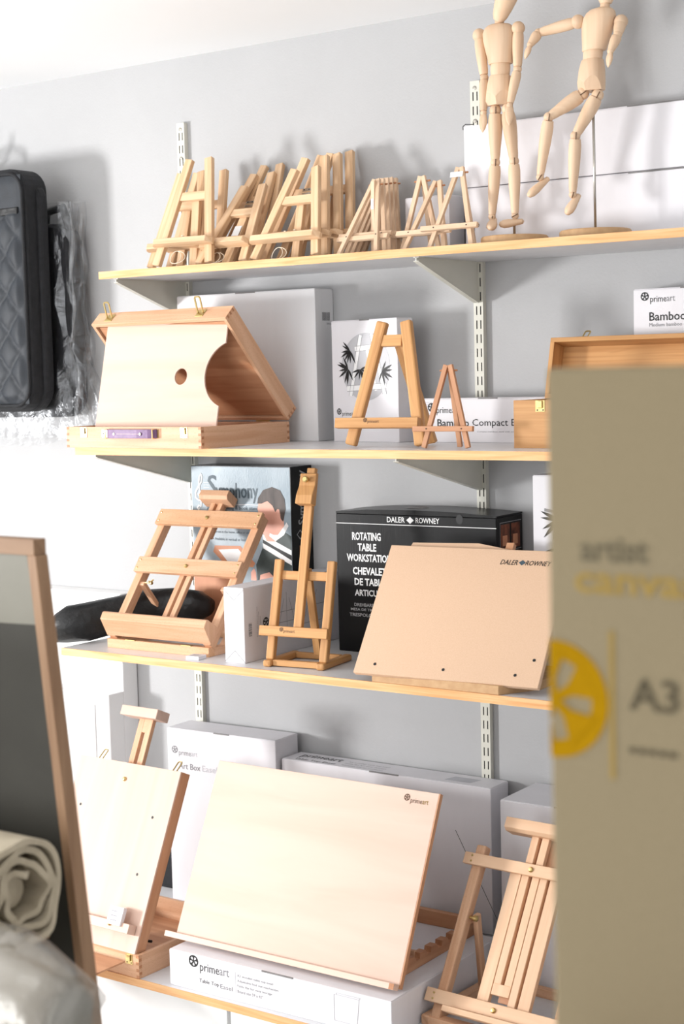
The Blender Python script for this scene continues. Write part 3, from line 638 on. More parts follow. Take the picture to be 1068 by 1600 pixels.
def mannequin(label, base, rbase, J, yaw=0., lean=0., rodtop=None):
    """J: joint positions relative to the base disc's centre; left and right as seen in the photo"""
    t = thing('mannequin', label, 'mannequin', base, 0, 'wooden artist mannequins')
    _smooth(MB().lathe([(rbase - .001, 0), (rbase, .001), (rbase, .016), (rbase - .003, .019), (.001, .019)], 40).build('base_disc', 'mdf_base', t, smooth=True))
    MB().tube([(0, 0, .018), rodtop], .0028, 10).build('support_rod', 'steel', t, smooth=True)
    yw = R(yaw)
    # head, neck
    h0, h1 = Vector(J['head0']), Vector(J['head1']); d = (h1 - h0); Lh = d.length
    q = d.to_track_quat('Z', 'Y').to_matrix().to_4x4()
    prof = [(.001, 0), (.012, .002), (.017, .012), (.0215, Lh * .35), (.025, Lh * .6), (.0225, Lh * .82), (.013, Lh * .96), (.001, Lh)]
    _smooth(MB().lathe(prof, 20, T(*h0) @ q @ Matrix.Diagonal((.9, 1, 1, 1))).build('head', 'limewood', t, smooth=True))
    limb(t, 'neck', J['neck0'], J['neck1'], .0105, .0095, 1.0)
    ct, cb = J['chest_t'], J['chest_b']
    prof = [(0, .012, .010), (.03, .024, .017), (.10, .032, .022), (.22, .0365, .026), (.40, .036, .0275), (.62, .0325, .0255), (.85, .0285, .022), (.985, .0265, .0205), (1, .0255, .0195)]
    loft([(lerp3(ct, cb, f), a, b, yw, .9) for f, a, b in prof][::-1], 'chest', 'limewood', t)
    wt_, wb_ = J['waist_t'], J['waist_b']
    loft([(lerp3(wt_, wb_, f), a, a * .85, yw, 1) for f, a in ((0, .0205), (.3, .0218), (.7, .0212), (1, .0200))][::-1], 'waist', 'limewood', t)
    pt, pb = J['pel_t'], J['pel_b']
    loft([(lerp3(pt, pb, f), a, b, yw, .75) for f, a, b in ((0, .0205, .018), (.04, .0225, .0195), (.3, .0262, .0225), (.7, .0285, .024), (.97, .0292, .024), (1, .0285, .0235))][::-1], 'pelvis', 'limewood', t)
    pel = t.children[-1] if False else bpy.data.objects[[o.name for o in bpy.data.objects if o.name.startswith('pelvis')][-1]]
    bm = bmesh.new(); bm.from_mesh(pel.data)
    for ang in (-115 + yaw, -62 + yaw):      # flat cuts that let the thighs swing forward
        f = Vector((math.cos(R(ang)), math.sin(R(ang)), -.42)).normalized(); c = Vector(pb) + Vector((0, 0, .004)) + Vector((f.x, f.y, 0)) * .0185
        r = bmesh.ops.bisect_plane(bm, geom=bm.verts[:] + bm.edges[:] + bm.faces[:], plane_co=c, plane_no=f, clear_outer=True)
        ed = [e for e in r['geom_cut'] if isinstance(e, bmesh.types.BMEdge)]
        ff = bmesh.ops.holes_fill(bm, edges=ed, sides=0)['faces']
        for q in ff: q.smooth = False
    bm.to_mesh(pel.data); bm.free()
    for s in 'lr':
        sh, el, wr, hd = (J[s + k] for k in ('sh', 'el', 'wr', 'hd'))
        joint(t, sh, .0145)
        a = limb(t, 'upper_arm', lerp3(sh, el, .10), lerp3(sh, el, .93), .0118, .0098, 1.1)
        joint(t, el, .0092, a)
        b = limb(t, 'forearm', lerp3(el, wr, .09), lerp3(el, wr, .94), .0104, .0078, 1.14)
        joint(t, wr, .007, b)
        d = Vector(hd) - Vector(wr); Lh = d.length; q = d.to_track_quat('Z', 'Y').to_matrix().to_4x4()
        _smooth(MB().lathe([(.004, 0), (.007, .004), (.0095, Lh * .35), (.0095, Lh * .55), (.006, Lh * .82), (.001, Lh)], 14, T(*wr) @ q @ Matrix.Diagonal((1, .6, 1, 1))).build('hand', 'limewood', t, smooth=True))
        hp, kn, an, toe, heel = (J[s + k] for k in ('hip', 'kn', 'an', 'toe', 'heel'))
        joint(t, hp, .0128)
        a = limb(t, 'thigh', lerp3(hp, kn, .08), lerp3(hp, kn, .95), .0150, .0102, 1.14)
        joint(t, kn, .0108, a)
        b = limb(t, 'shin', lerp3(kn, an, .06), lerp3(kn, an, .96), .0125, .0085, 1.15)
        joint(t, an, .0082, b)
        for c, nx, par, rr in ((hp, kn, a, .0132), (kn, an, b, .0112), (an, toe, b, .0085)):
            c = Vector(c); dv = (Vector(nx) - c).normalized(); f = Vector((.55, -.83, 0)) * rr
            slit(t, c + f - dv * .006, c + f + dv * .009, par)
        to, he = Vector(toe), Vector(heel); d = to - he; Lf = d.length; q = d.to_track_quat('Z', 'Y').to_matrix().to_4x4()
        _smooth(MB().lathe([(.002, 0), (.007, .003), (.0085, Lf * .25), (.0115, Lf * .6), (.0112, Lf * .8), (.007, Lf * .95), (.001, Lf)], 16, T(*he) @ q @ Matrix.Diagonal((1, .8, 1, 1))).build('foot', 'limewood', t, smooth=True))
    return t
def rel(b, d): return {k: tuple(v[i] - b[i] for i in range(3)) for k, v in d.items()}
b1 = (1.058, -.165, Z1)
mannequin('wooden mannequin standing straight with head tipped up', b1, .072, rel(b1, dict(
    head0=(1.026, -.165, 2.098), head1=(1.072, -.18, 2.175), neck0=(1.0265, -.16, 2.086), neck1=(1.027, -.16, 2.108), chest_t=(1.0255, -.16, 2.0938), chest_b=(1.0287, -.16, 2.0095),
    waist_t=(1.0275, -.16, 2.011), waist_b=(1.0267, -.16, 1.9844), pel_t=(1.0262, -.16, 1.9857), pel_b=(1.0232, -.16, 1.9246),
    lsh=(.9766, -.16, 2.0766), lel=(.9875, -.16, 1.9865), lwr=(.9899, -.17, 1.9108), lhd=(.9899, -.175, 1.8689),
    rsh=(1.0716, -.16, 2.0781), rel=(1.0686, -.16, 1.9938), rwr=(1.0596, -.18, 1.9178), rhd=(1.0635, -.19, 1.8746),
    lhip=(1.0135, -.16, 1.9145), lkn=(1.0139, -.165, 1.8043), lan=(1.0039, -.165, 1.6899), lheel=(1.000, -.150, 1.686), ltoe=(1.026, -.210, 1.661),
    rhip=(1.0432, -.16, 1.9138), rkn=(1.0597, -.165, 1.8026), ran=(1.0603, -.165, 1.6883), rheel=(1.0775, -.158, 1.676), rtoe=(1.026, -.175, 1.671))), yaw=8, rodtop=(-.002, .0, .30))
b2 = (1.248, -.165, Z1)
mannequin('wooden mannequin caught in a running pose on its rod', b2, .074, rel(b2, dict(
    head0=(1.2745, -.16, 2.097), head1=(1.278, -.16, 2.172), neck0=(1.271, -.16, 2.082), neck1=(1.2735, -.16, 2.104), chest_t=(1.2635, -.16, 2.0915), chest_b=(1.2475, -.16, 2.008),
    waist_t=(1.2455, -.16, 2.012), waist_b=(1.2431, -.16, 1.9890), pel_t=(1.2431, -.16, 1.9911), pel_b=(1.2387, -.16, 1.9285),
    lsh=(1.2136, -.165, 2.0705), lel=(1.1275, -.175, 2.0585), lwr=(1.1158, -.19, 2.0339), lhd=(1.1085, -.20, 2.0040),
    rsh=(1.3074, -.16, 2.058), rel=(1.3072, -.175, 2.030), rwr=(1.2957, -.185, 1.9976), rhd=(1.2925, -.19, 1.9649),
    lhip=(1.2234, -.165, 1.9242), lkn=(1.1593, -.195, 1.8802), lan=(1.1319, -.185, 1.7614), lheel=(1.1446, -.17, 1.7599), ltoe=(1.1131, -.205, 1.7211),
    rhip=(1.2561, -.165, 1.9172), rkn=(1.215, -.185, 1.8377), ran=(1.2046, -.18, 1.7196), rheel=(1.2115, -.165, 1.7205), rtoe=(1.2004, -.20, 1.6781))), yaw=-12, rodtop=(-.002, .0, .305))

# ------------------------------------------------------------------ wooden sketch boxes
def tray(t, w, d, h, th, M=I4, floor='bottom', mat='beech', inner='beech_red', prefix='', joints=True):
    """open box: x 0..w, y 0..d, z 0..h"""
    MB(M).span((0, 0, 0), (w, th, h)).build(prefix + 'front_panel', mat, t, .0006)
    MB(M).span((0, d - th, 0), (w, d, h)).build(prefix + 'back_panel', mat, t, .0006)
    for x in (0, w - th): MB(M).span((x, th, 0), (x + th, d - th, h), None, 1).build(prefix + 'side_panel', mat, t, .0006)
    z0 = 0.0008 if floor == 'bottom' else h - .0048
    MB(M).span((th, th, z0), (w - th, d - th, z0 + .004)).build(prefix + 'floor_panel', inner, t)
    if joints:
        mb = MB(M); n = 3; s = h / (2 * n + 1)
        for i in range(n + 1):
            z = s * (2 * i) + s * .08
            for x in (0, w): mb.box((x - math.copysign(.0042, x - .01), -.0001, z + s / 2 * .84), (.0084, .0006, s * .84))
            for y in (.0045, d - .0045): mb.box((w + .0001, y, z + s * 1.5 * .95), (.0006, .0085, s * .84)) if z + 2 * s < h else None
        mb.build(prefix + 'finger_joints', 'end_grain', t)
def catch(t, M, name='catch'):
    """brass draw catch plate with a hook, lying in the xz plane facing -y, centred on the origin"""
    o = MB(M).span((-.011, -.0012, -.012), (.011, 0, .012)).build(name, 'brass', t, .0005)
    MB(M).span((-.004, -.0045, -.004), (.006, -.0012, .011)).build('hook', 'brass', o, .0008)
    for x in (-.006, .007): MB(M).lathe([(.0016, 0), (.0016, .0008), (.0003, .001)], 8, T(x, -.0012, -.008) @ RX(R(90))).build('screw', 'dark_metal', o)
    return o
def clasp(t, M, L=.03):
    """brass loop clasp standing out from a plate, plate on the xz plane facing -y, loop along +x tilt"""
    o = MB(M).span((-.009, -.0012, -.009), (.009, 0, .009)).build('clasp', 'brass', t, .0005)
    a = .011; pts = [(-.006, -.002, 0), (-.006, -L * .9, a), (-.004, -L, a * 1.1), (.004, -L, a * 1.1), (.006, -L * .9, a), (.006, -.002, 0)]
    MB(M).tube(pts, .0017, 6).build('clasp_loop', 'brass', o)
    return o
t = thing('sketch_box', 'wooden sketch box propped open like a tent, purple leather handle', 'box', (-.0291, -.43, Z2), -1.6)
w_, d_, h_ = .4326, .318, .0497
tray(t, w_, d_, h_, .0095)
for x in (.059, .381): catch(t, T(x, 0, .0365))
for x in (.136, .287):
    o = MB(T(x, 0, .034)).span((-.016, -.0014, -.010), (.016, 0, .010)).build('handle_plate', 'brass', t, .0006)
    MB(T(x, -.0014, .034)).lathe([(.0018, 0), (.0018, .001), (.0004, .0012)], 8, T(-.010, 0, 0) @ RX(R(90))).build('screw', 'dark_metal', o)
    MB(T(x + .008, -.002, .034)).tube([(0, 0, -.010), (0, -.012, -.010), (0, -.012, .010), (0, 0, .010)], .0017, 6).build('ring', 'brass', o)
hs = MB(); pts = [(.146, -.010), (.158, -.0175), (.18, -.0195), (.25, -.0195), (.282, -.016), (.296, -.010), (.299, -.004)]
hs.prism([(p[0], p[1]) for p in pts] + [(p[0], p[1] + .003) for p in pts[::-1]], .0235, .0445, 'xy')
o = hs.build('leather_handle', 'leather', t, .0008, label='purple leather carrying handle')
for x in (.178, .262): MB().lathe([(.0038, 0), (.0034, .001), (.001, .0014)], 12, T(x, -.0196, .034) @ RX(R(90))).build('rivet', 'steel', o)
mb = MB()
for k in range(14): mb.span((.188 + k * .005, -.0199, .0336), (.191 + k * .005, -.0195, .0344))
mb.build('stitching', 'thread', o)
e1 = Vector((0, -.674, .739)).normalized(); n1 = Vector((0, .739, .674)).normalized()
Ml = Matrix((Vector((1, 0, 0)), e1, n1)).transposed().to_4x4(); Ml.translation = Vector((0, d_ - .002, h_ + .003))
tray(t, w_, .328, .042, .0095, Ml, 'top', prefix='lid_')
MB(Ml).span((.012, .012, .006), (w_ - .012, .312, .011)).build('inner_board', 'beech_red', t)
for x in (.05, .345): clasp(t, Ml @ T(x, .328, .021) @ RZ(R(180)) @ Matrix.Diagonal((1.35, 1.2, 1.35, 1)))
for x in (.08, .35): MB().tube([(x - .02, d_ + .001, h_ + .002), (x + .02, d_ + .001, h_ + .002)], .003, 8).build('hinge', 'brass', t)
pw, ph = .372, .254; rc, xc, zc = .079, .4, .127
outer = [(0, 0), (pw, 0)]
a0 = math.acos((pw - xc) / rc)
outer += [(xc + rc * math.cos(2 * math.pi - a0 - (2 * math.pi - 2 * a0) * k / 24), zc + rc * math.sin(2 * math.pi - a0 - (2 * math.pi - 2 * a0) * k / 24)) for k in range(25)]
outer += [(pw, ph), (0, ph)]
hole = [(.25 + .0185 * math.cos(2 * math.pi * k / 28), .124 + .0195 * math.sin(2 * math.pi * k / 28)) for k in range(28)]
plate(outer, [hole], .004, T(.0515, .045, .043) @ RZ(R(2.4)) @ RX(-R(13.3)), 'palette', 'beech_pale', t)

t = thing('bamboo_chest', 'open bamboo chest with brass catch at the right of the second shelf', 'box', (1.1256, -.3022, Z2), 0)
w_, d_, h_ = .42, .135, .0981
tray(t, w_, d_, h_, .010, mat='bamboo', inner='bamboo', joints=False)
catch(t, T(.062, 0, .086))
Mb = T(0, d_, h_ + .001) @ RX(-R(14)) @ Matrix((Vector((1, 0, 0)), Vector((0, 0, 1)), Vector((0, 1, 0)))).transposed().to_4x4()
tray(t, w_, .132, .05, .010, Mb, 'top', mat='bamboo', inner='bamboo', prefix='lid_', joints=False)
clasp(t, Mb @ T(.075, .132, .012) @ RZ(R(180)), .018); clasp(t, Mb @ T(.35, .132, .012) @ RZ(R(180)), .018)
MB(Mb).tube([(.0095, .055, .012), (.02, .055, .02)], .003, 8).build('stay_peg', 'ink_brown', t)

# ------------------------------------------------------------------ shelf 3: beech table easel
t = thing('table_easel', 'beech table easel with crossbars, left on the third shelf', 'easel', (.0226, -.3692, Z3), 1.1)
M = T(0, 0, .03) @ RX(-R(38.2))
for u in (.013, .309): MB(M).bar((u, .012, .0), (u, .012, .362), .022, .024).build('post', 'beech', t, .001)
for v0, v1, mt in ((.320, .364, 'beech_fleck'), (.179, .222, 'beech')):
    o = MB(M).span((-.001, -.011, v0), (.323, 0, v1)).build('crossbar', mt, t, .001)
    for u in (.008, .314):
        for v in (.010, .033): screw(o, u, v0 + v, M, -.011, .0022, 'brass')
    MB(M).lathe([(.0052, 0), (.0052, .002), (.0035, .0045), (.0008, .005)], 14, T(.16, -.011, (v0 + v1) / 2) @ RX(R(90))).build('bolt', 'brass', o)
for u in (.1485, .1715): MB(M).bar((u, .006, .03), (u, .006, .40), .0145, .011).build('mast_rail', 'beech', t, .001)
MB(M).bar((.16, .018, .30), (.16, .018, .415), .03, .011).build('mast', 'beech', t, .001)
MB(M).prism([(-.018, .392), (-.025, .400), (-.025, .416), (.018, .416), (.018, .392)], .115, .205, 'yz').build('top_clamp', 'beech', t, .001)
MB(M).prism([(0.0, .0), (-.046, .020), (-.048, .038), (-.044, .042), (0, .046)], -.001, .324, 'yz').build('ledge', 'beech', t, .001)
MB().span((0, -.002, .0), (.318, .020, .0225)).build('base_bar', 'beech_fleck', t, .0008)
for u in (.0, .298): MB().span((u, .02, 0), (u + .02, .235, .02), None, 1).build('base_rail', 'beech', t, .0008)
MB().span((0, .235, 0), (.318, .253, .0225)).build('base_bar', 'beech_fleck', t, .0008)
mb = MB()
mb.span((-.0004, -.0024, .003), (.02, .0, .0195)).span((.298, -.0024, .003), (.3184, .0, .0195))
for u in (.06, .235): MB().span((u, -.004, .0222), (u + .03, .004, .0240)).build('hinge', 'brass', t)
rk = [(.06, .02)]
for k in range(6): rk += [(.075 + k * .026, .034), (.088 + k * .026, .034), (.090 + k * .026, .026)]
rk += [(.235, .03), (.235, .02)]
for u in (.003, .301): MB().prism(rk, u, u + .014, 'yz').build('notched_rack', 'beech', t)
for u in (.030, .286):
    MB().bar((u, .100, .148), (u, .195, .032), .016, .012).build('strut', 'beech', t, .002)
MB().bar((.03, .195, .034), (.286, .195, .034), .012, .012).build('strut_bar', 'beech', t, .001)
for u in (.042, .298):
    o = MB().lathe([(.002, 0), (.002, .016), (.0045, .018), (.0045, .022), (.001, .023)], 10, T(u, .098, .150) @ RY(R(90))).build('wing_bolt', 'brass', t)
    MB().tube([(u + .02, .090, .155), (u + .014, .098, .150), (u + .02, .106, .157)], .0022, 6).build('wing', 'brass', o)

t = thing('bag', 'black nylon easel bag rolled up behind the beech table easel', 'bag', (-.10, -.385, Z3))
pts = [(-.052, -.004, .034), (-.040, .004, .040), (-.018, .018, .046), (.02, .058, .048), (.06, .115, .060), (.11, .175, .077), (.17, .222, .081), (.235, .230, .081), (.27, .232, .081)]
prof = [(.012, .026), (.034, .036), (.044, .045), (.046, .047), (.044, .046), (.041, .042), (.041, .042), (.038, .040), (.02, .02)]
mb = MB(); seg = 22; vs = []; rnd = random.Random(5)
for i, (p, (ra, rb)) in enumerate(zip(pts, prof)):
    a = Vector(pts[min(i + 1, len(pts) - 1)]) - Vector(pts[max(i - 1, 0)]); a.z = 0; a.normalize(); sd = Vector((a.y, -a.x, 0))
    for k in range(seg):
        th = 2 * math.pi * k / seg; q = 1 + .07 * math.sin(3 * th + i * .7) + rnd.uniform(-.03, .03)
        c, s_ = math.cos(th), math.sin(th)
        vs.append(Vector(p) + sd * ra * q * math.copysign(abs(c) ** .8, c) + Vector((0, 0, max(rb * q * math.copysign(abs(s_) ** .8, s_), -p[2] + .001))))
fs = [(i * seg + k, i * seg + (k + 1) % seg, (i + 1) * seg + (k + 1) % seg, (i + 1) * seg + k) for i in range(len(pts) - 1) for k in range(seg)] + [list(range(seg))[::-1], [(len(pts) - 1) * seg + k for k in range(seg)]]
mb.add(vs, fs); mb.build('bag_body', 'nylon_black', t, smooth=True)

def price_block(label, loc, yaw, M=I4):
    t = thing('price_tag', label, 'price tag', loc, yaw, 'small white price tags')
    MB(M).span((0, 0, 0), (.036, .034, .009)).build('block', 'card_white', t, .0015, seg=2)
    mb = MB(M)
    for k in range(3): mb.span((.007, .008 + k * .008, .009), (.029 - k * .004, .0095 + k * .008, .0094))
    mb.build('printed_lines', 'ink_grey', t)
    MB(M).span((.004, .0045, .009), (.032, .03, .0092)).build('printed_frame', 'ink_pale', t)
    return t
price_block('small white price tag lying on the third shelf edge', (.31, -.413, Z3), 8)

# bamboo studio table easel
t = thing('bamboo_easel', 'upright bamboo table easel with a tall mast and brass knob', 'easel', (.5259, -.3965, Z3), 7.5)
M = T(.011, .012, .015) @ RX(-R(13.5))
W = .136
for u in (0, W): MB(M).bar((u, .004, .0), (u, .004, .228), .0195, .016).build('post', 'bamboo', t, .003, seg=2)
MB(M).span((.008, .004, .183), (W - .008, .018, .203)).build('crossbar', 'bamboo', t, .001)
MB(M).bar((W / 2, -.003, .062), (W / 2, -.003, .438), .0215, .013).build('mast', 'bamboo', t, .0025, seg=2)
MB(M).prism([(-.010, .425), (-.020, .423), (-.022, .395), (-.032, .372), (-.034, .352), (-.010, .350)], W / 2 - .021, W / 2 + .021, 'yz').build('top_clamp', 'bamboo', t, .0015)
o = MB(M).lathe([(.003, 0), (.003, .006), (.0072, .007), (.0072, .014), (.005, .016), (.0005, .016)], 18, T(W / 2, -.021, .408) @ RX(R(90))).build('knob', 'brass', t, smooth=False)
MB(M).span((-.022, -.024, .052), (W + .016, -.005, .0745)).build('ledge', 'bamboo', t, .001)
primeart(t, .036, .059, .0085, M, -.0248, 'ink_brown', 'ink_brown')
for u in (.0, W): MB().span((u, -.004, 0), (u + .021, .135, .0155), None, 1).build('foot', 'bamboo', t, .005, seg=2)
MB().span((.021, .006, .002), (W, .018, .0155)).build('base_bar', 'bamboo', t, .001)
MB().span((.021, .112, .002), (W, .124, .0155)).build('base_bar', 'bamboo', t, .001)
MB().bar((W / 2 + .011, .115, .012), M @ Vector((W / 2, .014, .21)), .018, .010).build('back_brace', 'bamboo', t, .001)

# MDF drawing workstation
t = thing('drawing_workstation', 'tilted fibreboard drawing board with dark holes in front of the black carton', 'drawing board', (.8068, -.4458, Z3), 4.0)
M = T(0, 0, .02) @ RX(-R(35))
MB(M).span((0, 0, 0), (.4288, .012, .3105)).build('board', 'mdf', t, .0012)
k_ = .4288 / .422
letter(t, 'DALER', .274, .274, .314, .2855, 'ink_black', M, shear=.25, bold=.004); letter(t, 'ROWNEY', .332, .274, .388, .2855, 'ink_black', M, shear=.25, bold=.004)
MB(M).flat([(.3165, .280), (.3245, .2865), (.3325, .280), (.3245, .2735)], -.0006).build('diamond_print', 'ink_slate', t)
for u, v in ((.047, .023), (.21, .023), (.373, .024), (.406, .060)): MB(M).disc((u, v), .0034, None, 16, -.0006).build('peg_hole', 'ink_black', t)
MB(M).prism([(.02, .27), (.04, .329), (.20, .333), (.33, .312), (.33, .27)], .02, .026, 'xz').build('support_panel', 'mdf', t)
MB(M).span((.262, .027, .05), (.28, .04, .342)).build('support_strut', 'beech_red', t, .001)
MB().prism([(.038, .014), (.345, -.006), (.40, .08), (.40, .24), (.038, .24)], 0, .019, 'xy').build('turntable_base', 'mdf_base', t, .001)
MB().bar((.2, .22, .016), (.2, .15, .165), .24, .012).build('support_leg', 'mdf', t)

# ------------------------------------------------------------------ shelf 4: sketch box easel
t = thing('box_easel', 'wooden box easel with its pale lid raised and a slotted mast', 'easel', (-.0432, -.5894, Z4), -1.58)
tray(t, .345, .34, .055, .0095)
catch(t, T(.315, -.0, .042), 'hinge_plate'); catch(t, T(.06, 0, .042), 'hinge_plate')
M = T(0, .0, .055) @ RX(-R(24.4))
lw, lh, lt = .332, .4236, .034
MB(M).span((0, 0, 0), (lw, .0045, lh)).build('lid_board', 'beech_pale', t, .0006)
MB(M).span((lw - .0095, .0045, 0), (lw, lt, lh), None, 2).build('lid_side', 'beech_red', t, .0006)
MB(M).span((0, .0045, 0), (.0095, lt, lh), None, 2).build('lid_side', 'beech_red', t, .0006)
MB(M).span((.0095, .0045, lh - .0095), (lw - .0095, lt, lh)).build('lid_top_rail', 'beech', t, .0006)
MB(M).span((.0095, .0045, 0), (lw - .0095, lt, .0095)).build('lid_bottom_rail', 'beech', t, .0006)
for u in (.129, .157): MB(M).bar((u + .008, lt + .006, .05), (u + .008, lt + .006, .545), .0175, .012).build('mast_rail', 'beech', t, .0008)
MB(M).span((.129, lt + .0005, .505), (.1735, lt + .0118, .545)).build('mast_head', 'beech', t, .0008)
MB(M).span((.084, lt - .026, .538), (.204, lt + .02, .562)).build('top_clamp', 'beech_pale', t, .001)
MB(M).span((-.002, -.026, .040), (.318, 0, .062)).build('ledge', 'beech_pale', t, .001)
letter(t, 'primeart', .08, .047, .122, .055, 'ink_black', M, -.0266)
for u, v in ((.164, .384), (.259, .054)):
    MB(M).lathe([(.0055, 0), (.005, .003), (.003, .005), (.0005, .0055)], 14, T(u, 0 if v > .1 else -.026, v) @ RX(R(90))).build('bolt', 'brass', t, smooth=False)
for u, v in ((.043, .306), (.281, .308), (.279, .174), (.043, .174)): MB(M).disc((u, v), .0034, None, 16, -.0005).build('peg_hole', 'ink_black', t)
for u in (.05, .295): clasp(t, M @ T(u, .02, lh) @ RX(R(-90)), .026)
plate([(.02, .02), (.32, .02), (.32, .31), (.02, .31)], [[(.255 + .022 * math.cos(a * .3), .235 + .013 * math.sin(a * .3)) for a in range(21)]], .004, T(0, 0, .044) @ RX(R(-90)) @ Matrix.Diagonal((1, 1, -1, 1)), 'palette', 'beech_red', t)
for k in range(4): MB().tube([(.06 + k * .05, .05 + k * .01, .05), (.30, .03 + k * .02, .052)], .0035, 8).build('brush', 'fabric_black', t)
# the price tag stands on the ledge, leaning on the lid
pm = Matrix.Translation((0, 0, 0))
tg = thing('price_tag', 'small white price tag leaning on the ledge of the box easel', 'price tag', (.2075, -.5895, Z4 + .1095), -1.58, 'small white price tags')
Mt = RX(-R(24.4)) @ T(0, -.0155, 0)
MB(Mt).span((0, 0, .0), (.044, .012, .042)).build('block', 'card_white', tg, .0015, seg=2)
mb = MB(Mt)
for k in range(3): mb.span((.010, -.0006, .010 + k * .010), (.03 - k * .002, -.0002, .0115 + k * .010))
mb.build('printed_lines', 'ink_grey', tg)
MB(Mt).span((.006, -.0003, .006), (.034, -.0001, .037)).build('printed_frame', 'ink_pale', tg)

# drawing board easel on the flat carton
t = thing('drawing_board', 'large pale beech drawing board tilted on the flat carton', 'drawing board', (.3596, -.5366, Z4 + .0812 + .0018), .13)
M = T(0, 0, .009) @ RX(-R(25.25))
bw, bh = .6051, .4101
MB(M).span((0, 0, 0), (bw, .012, bh)).build('board', 'birch', t, .0008)
MB(M).span((bw - .0003, .0003, .001), (bw + .0025, .0117, bh)).build('edge_band', 'beech_red', t)
MB(M).span((-.018, -.020, -.004), (bw, -.0, .009)).build('ledge', 'birch', t, .001)
MB(M).span((bw - .012, -.0205, -.0035), (bw - .0002, -.0201, .0085)).build('ledge_end', 'end_grain', t)
primeart(t, .528, .379, .0135, M, -.0006, 'ink_brown', 'ink_mustard')
rk = [(.03, 0), (.03, .03)]
for k in range(5): rk += [(.13 + k * .045, .030), (.137 + k * .045, .018), (.15 + k * .045, .018), (.152 + k * .045, .030)]
rk += [(.40, .030), (.40, 0)]
for x in (.055, .545): MB().prism(rk, x, x + .018, 'yz').build('notched_rail', 'beech_red', t, .0006)
MB().span((.055, .385, 0), (.563, .401, .034)).build('rear_bar', 'beech_red', t, .0008)
MB().span((.073, .03, 0), (.545, .046, .03)).build('front_bar', 'beech_red', t, .0008)
for x in (.08, .525): MB().bar((x, .155, .022), M @ Vector((x, .016, .20)), .016, .010).build('prop', 'beech', t, .001)
MB().bar((.075, .152, .026), (.55, .152, .026), .014, .010).build('prop_bar', 'beech', t, .001)

# beech studio table easel at the right of the bottom shelf
t = thing('table_easel', 'beech table easel with slotted panels at the right of the bottom shelf', 'easel', (1.0098, -.4635, Z4), -2.7)
M = T(0, 0, .03) @ RX(-R(30.8))
W = .281
for u in (.0, W): MB(M).bar((u, .012, -.018), (u, .012, .36), .024, .024).build('post', 'beech', t, .004, seg=2)
for v0, v1, y0 in ((.313, .338, -.012), (.016, .044, -.014)):
    o = MB(M).span((-.028, y0, v0), (W + .028, 0, v1)).build('crossbar', 'beech_light', t, .001)
    for u in (-.008, W + .008):
        for v in (.007, .019): screw(o, u, v0 + v, M, y0, .0024, 'brass')
    MB(M).lathe([(.0058, 0), (.0058, .002), (.004, .0045), (.0008, .005)], 14, T(.14, y0, (v0 + v1) / 2) @ RX(R(90))).build('bolt', 'brass', o)
for u0, u1, v0, v1 in ((.085, .1125, .018, .335), (.114, .1315, .085, .41), (.1395, .157, .085, .41), (.1585, .176, .03, .335), (.1825, .21, .018, .335), (.114, .157, .062, .0855)):
    MB(M).span((u0, .002, v0), (u1, .014, v1), None, 2).build('panel_rail', 'beech_light', t, .0008)
MB(M).span((.128, .0145, .05), (.185, .018, .40), None, 2).build('slot_backing', 'beech_red', t)
MB(M).prism([(-.012, .398), (-.022, .404), (-.022, .426), (.02, .426), (.02, .398)], .055, .226, 'yz').build('top_clamp', 'beech_light', t, .001)
MB(M).span((.035, -.04, .002), (.246, -.0, .014)).build('ledge', 'beech_light', t, .001)
MB().span((-.012, -.012, 0), (.293, .012, .02)).build('base_bar', 'beech', t, .001)
for u in (-.03, .275): MB().span((u, -.014, .0), (u + .022, .27, .022), None, 1).build('base_rail', 'beech', t, .003)
MB().span((-.012, .25, 0), (.293, .268, .02)).build('base_bar', 'beech', t, .001)
for u in (.02, .262):
    MB().bar((u, .13, .205), (u, .15, .02), .012, .018).build('strut', 'beech', t, .002)
o = MB(M).lathe([(.003, 0), (.003, .01), (.007, .011), (.007, .018), (.002, .02)], 12, T(.012, .012, .206) @ RY(R(90))).build('knob', 'brass', t)

# ------------------------------------------------------------------ bags hanging on the wall
def rrect(x0, z0, x1, z1, r, n=6):
    out = []
    for cx, cz, a in ((x1 - r, z0 + r, -90), (x1 - r, z1 - r, 0), (x0 + r, z1 - r, 90), (x0 + r, z0 + r, 180)):
        out += [(cx + r * math.cos(R(a + 90 * k / n)), cz + r * math.sin(R(a + 90 * k / n))) for k in range(n + 1)]
    return out
t = thing('quilted_bag', 'dark quilted portfolio bag hanging on the wall', 'bag', (-.72, -.1, 1.283))
BW, BH = .655, .64
MB().prism(rrect(-BW / 2, 0, BW / 2, BH, .06), -.085, -.001, 'xz').build('bag_body', 'fabric_black', t, .008, seg=2)
MB().prism(rrect(-BW / 2 - .012, -.004, BW / 2 + .012, BH - .02, .07), -.045, -.012, 'xz').build('zip_gusset', 'fabric_black', t, .008, seg=2)
nx, nz = 110, 110; vs = []; px0, px1, pz0, pz1 = -BW / 2 + .012, BW / 2 - .012, .018, BH - .018
sx_, sz_ = .042, .052
for j in range(nz + 1):
    for i in range(nx + 1):
        x = px0 + (px1 - px0) * i / nx; z = pz0 + (pz1 - pz0) * j / nz
        a = x / sx_ + z / sz_; b = x / sx_ - z / sz_
        hgt = (abs(math.sin(math.pi * a / 2)) * abs(math.sin(math.pi * b / 2))) ** .30 * .014
        if z > pz1 - .10: hgt = .004
        ex = min((x - px0), (px1 - x), (z - pz0), (pz1 - z)); hgt *= min(1, ex / .02)
        vs.append((x, -.087 - hgt, z))
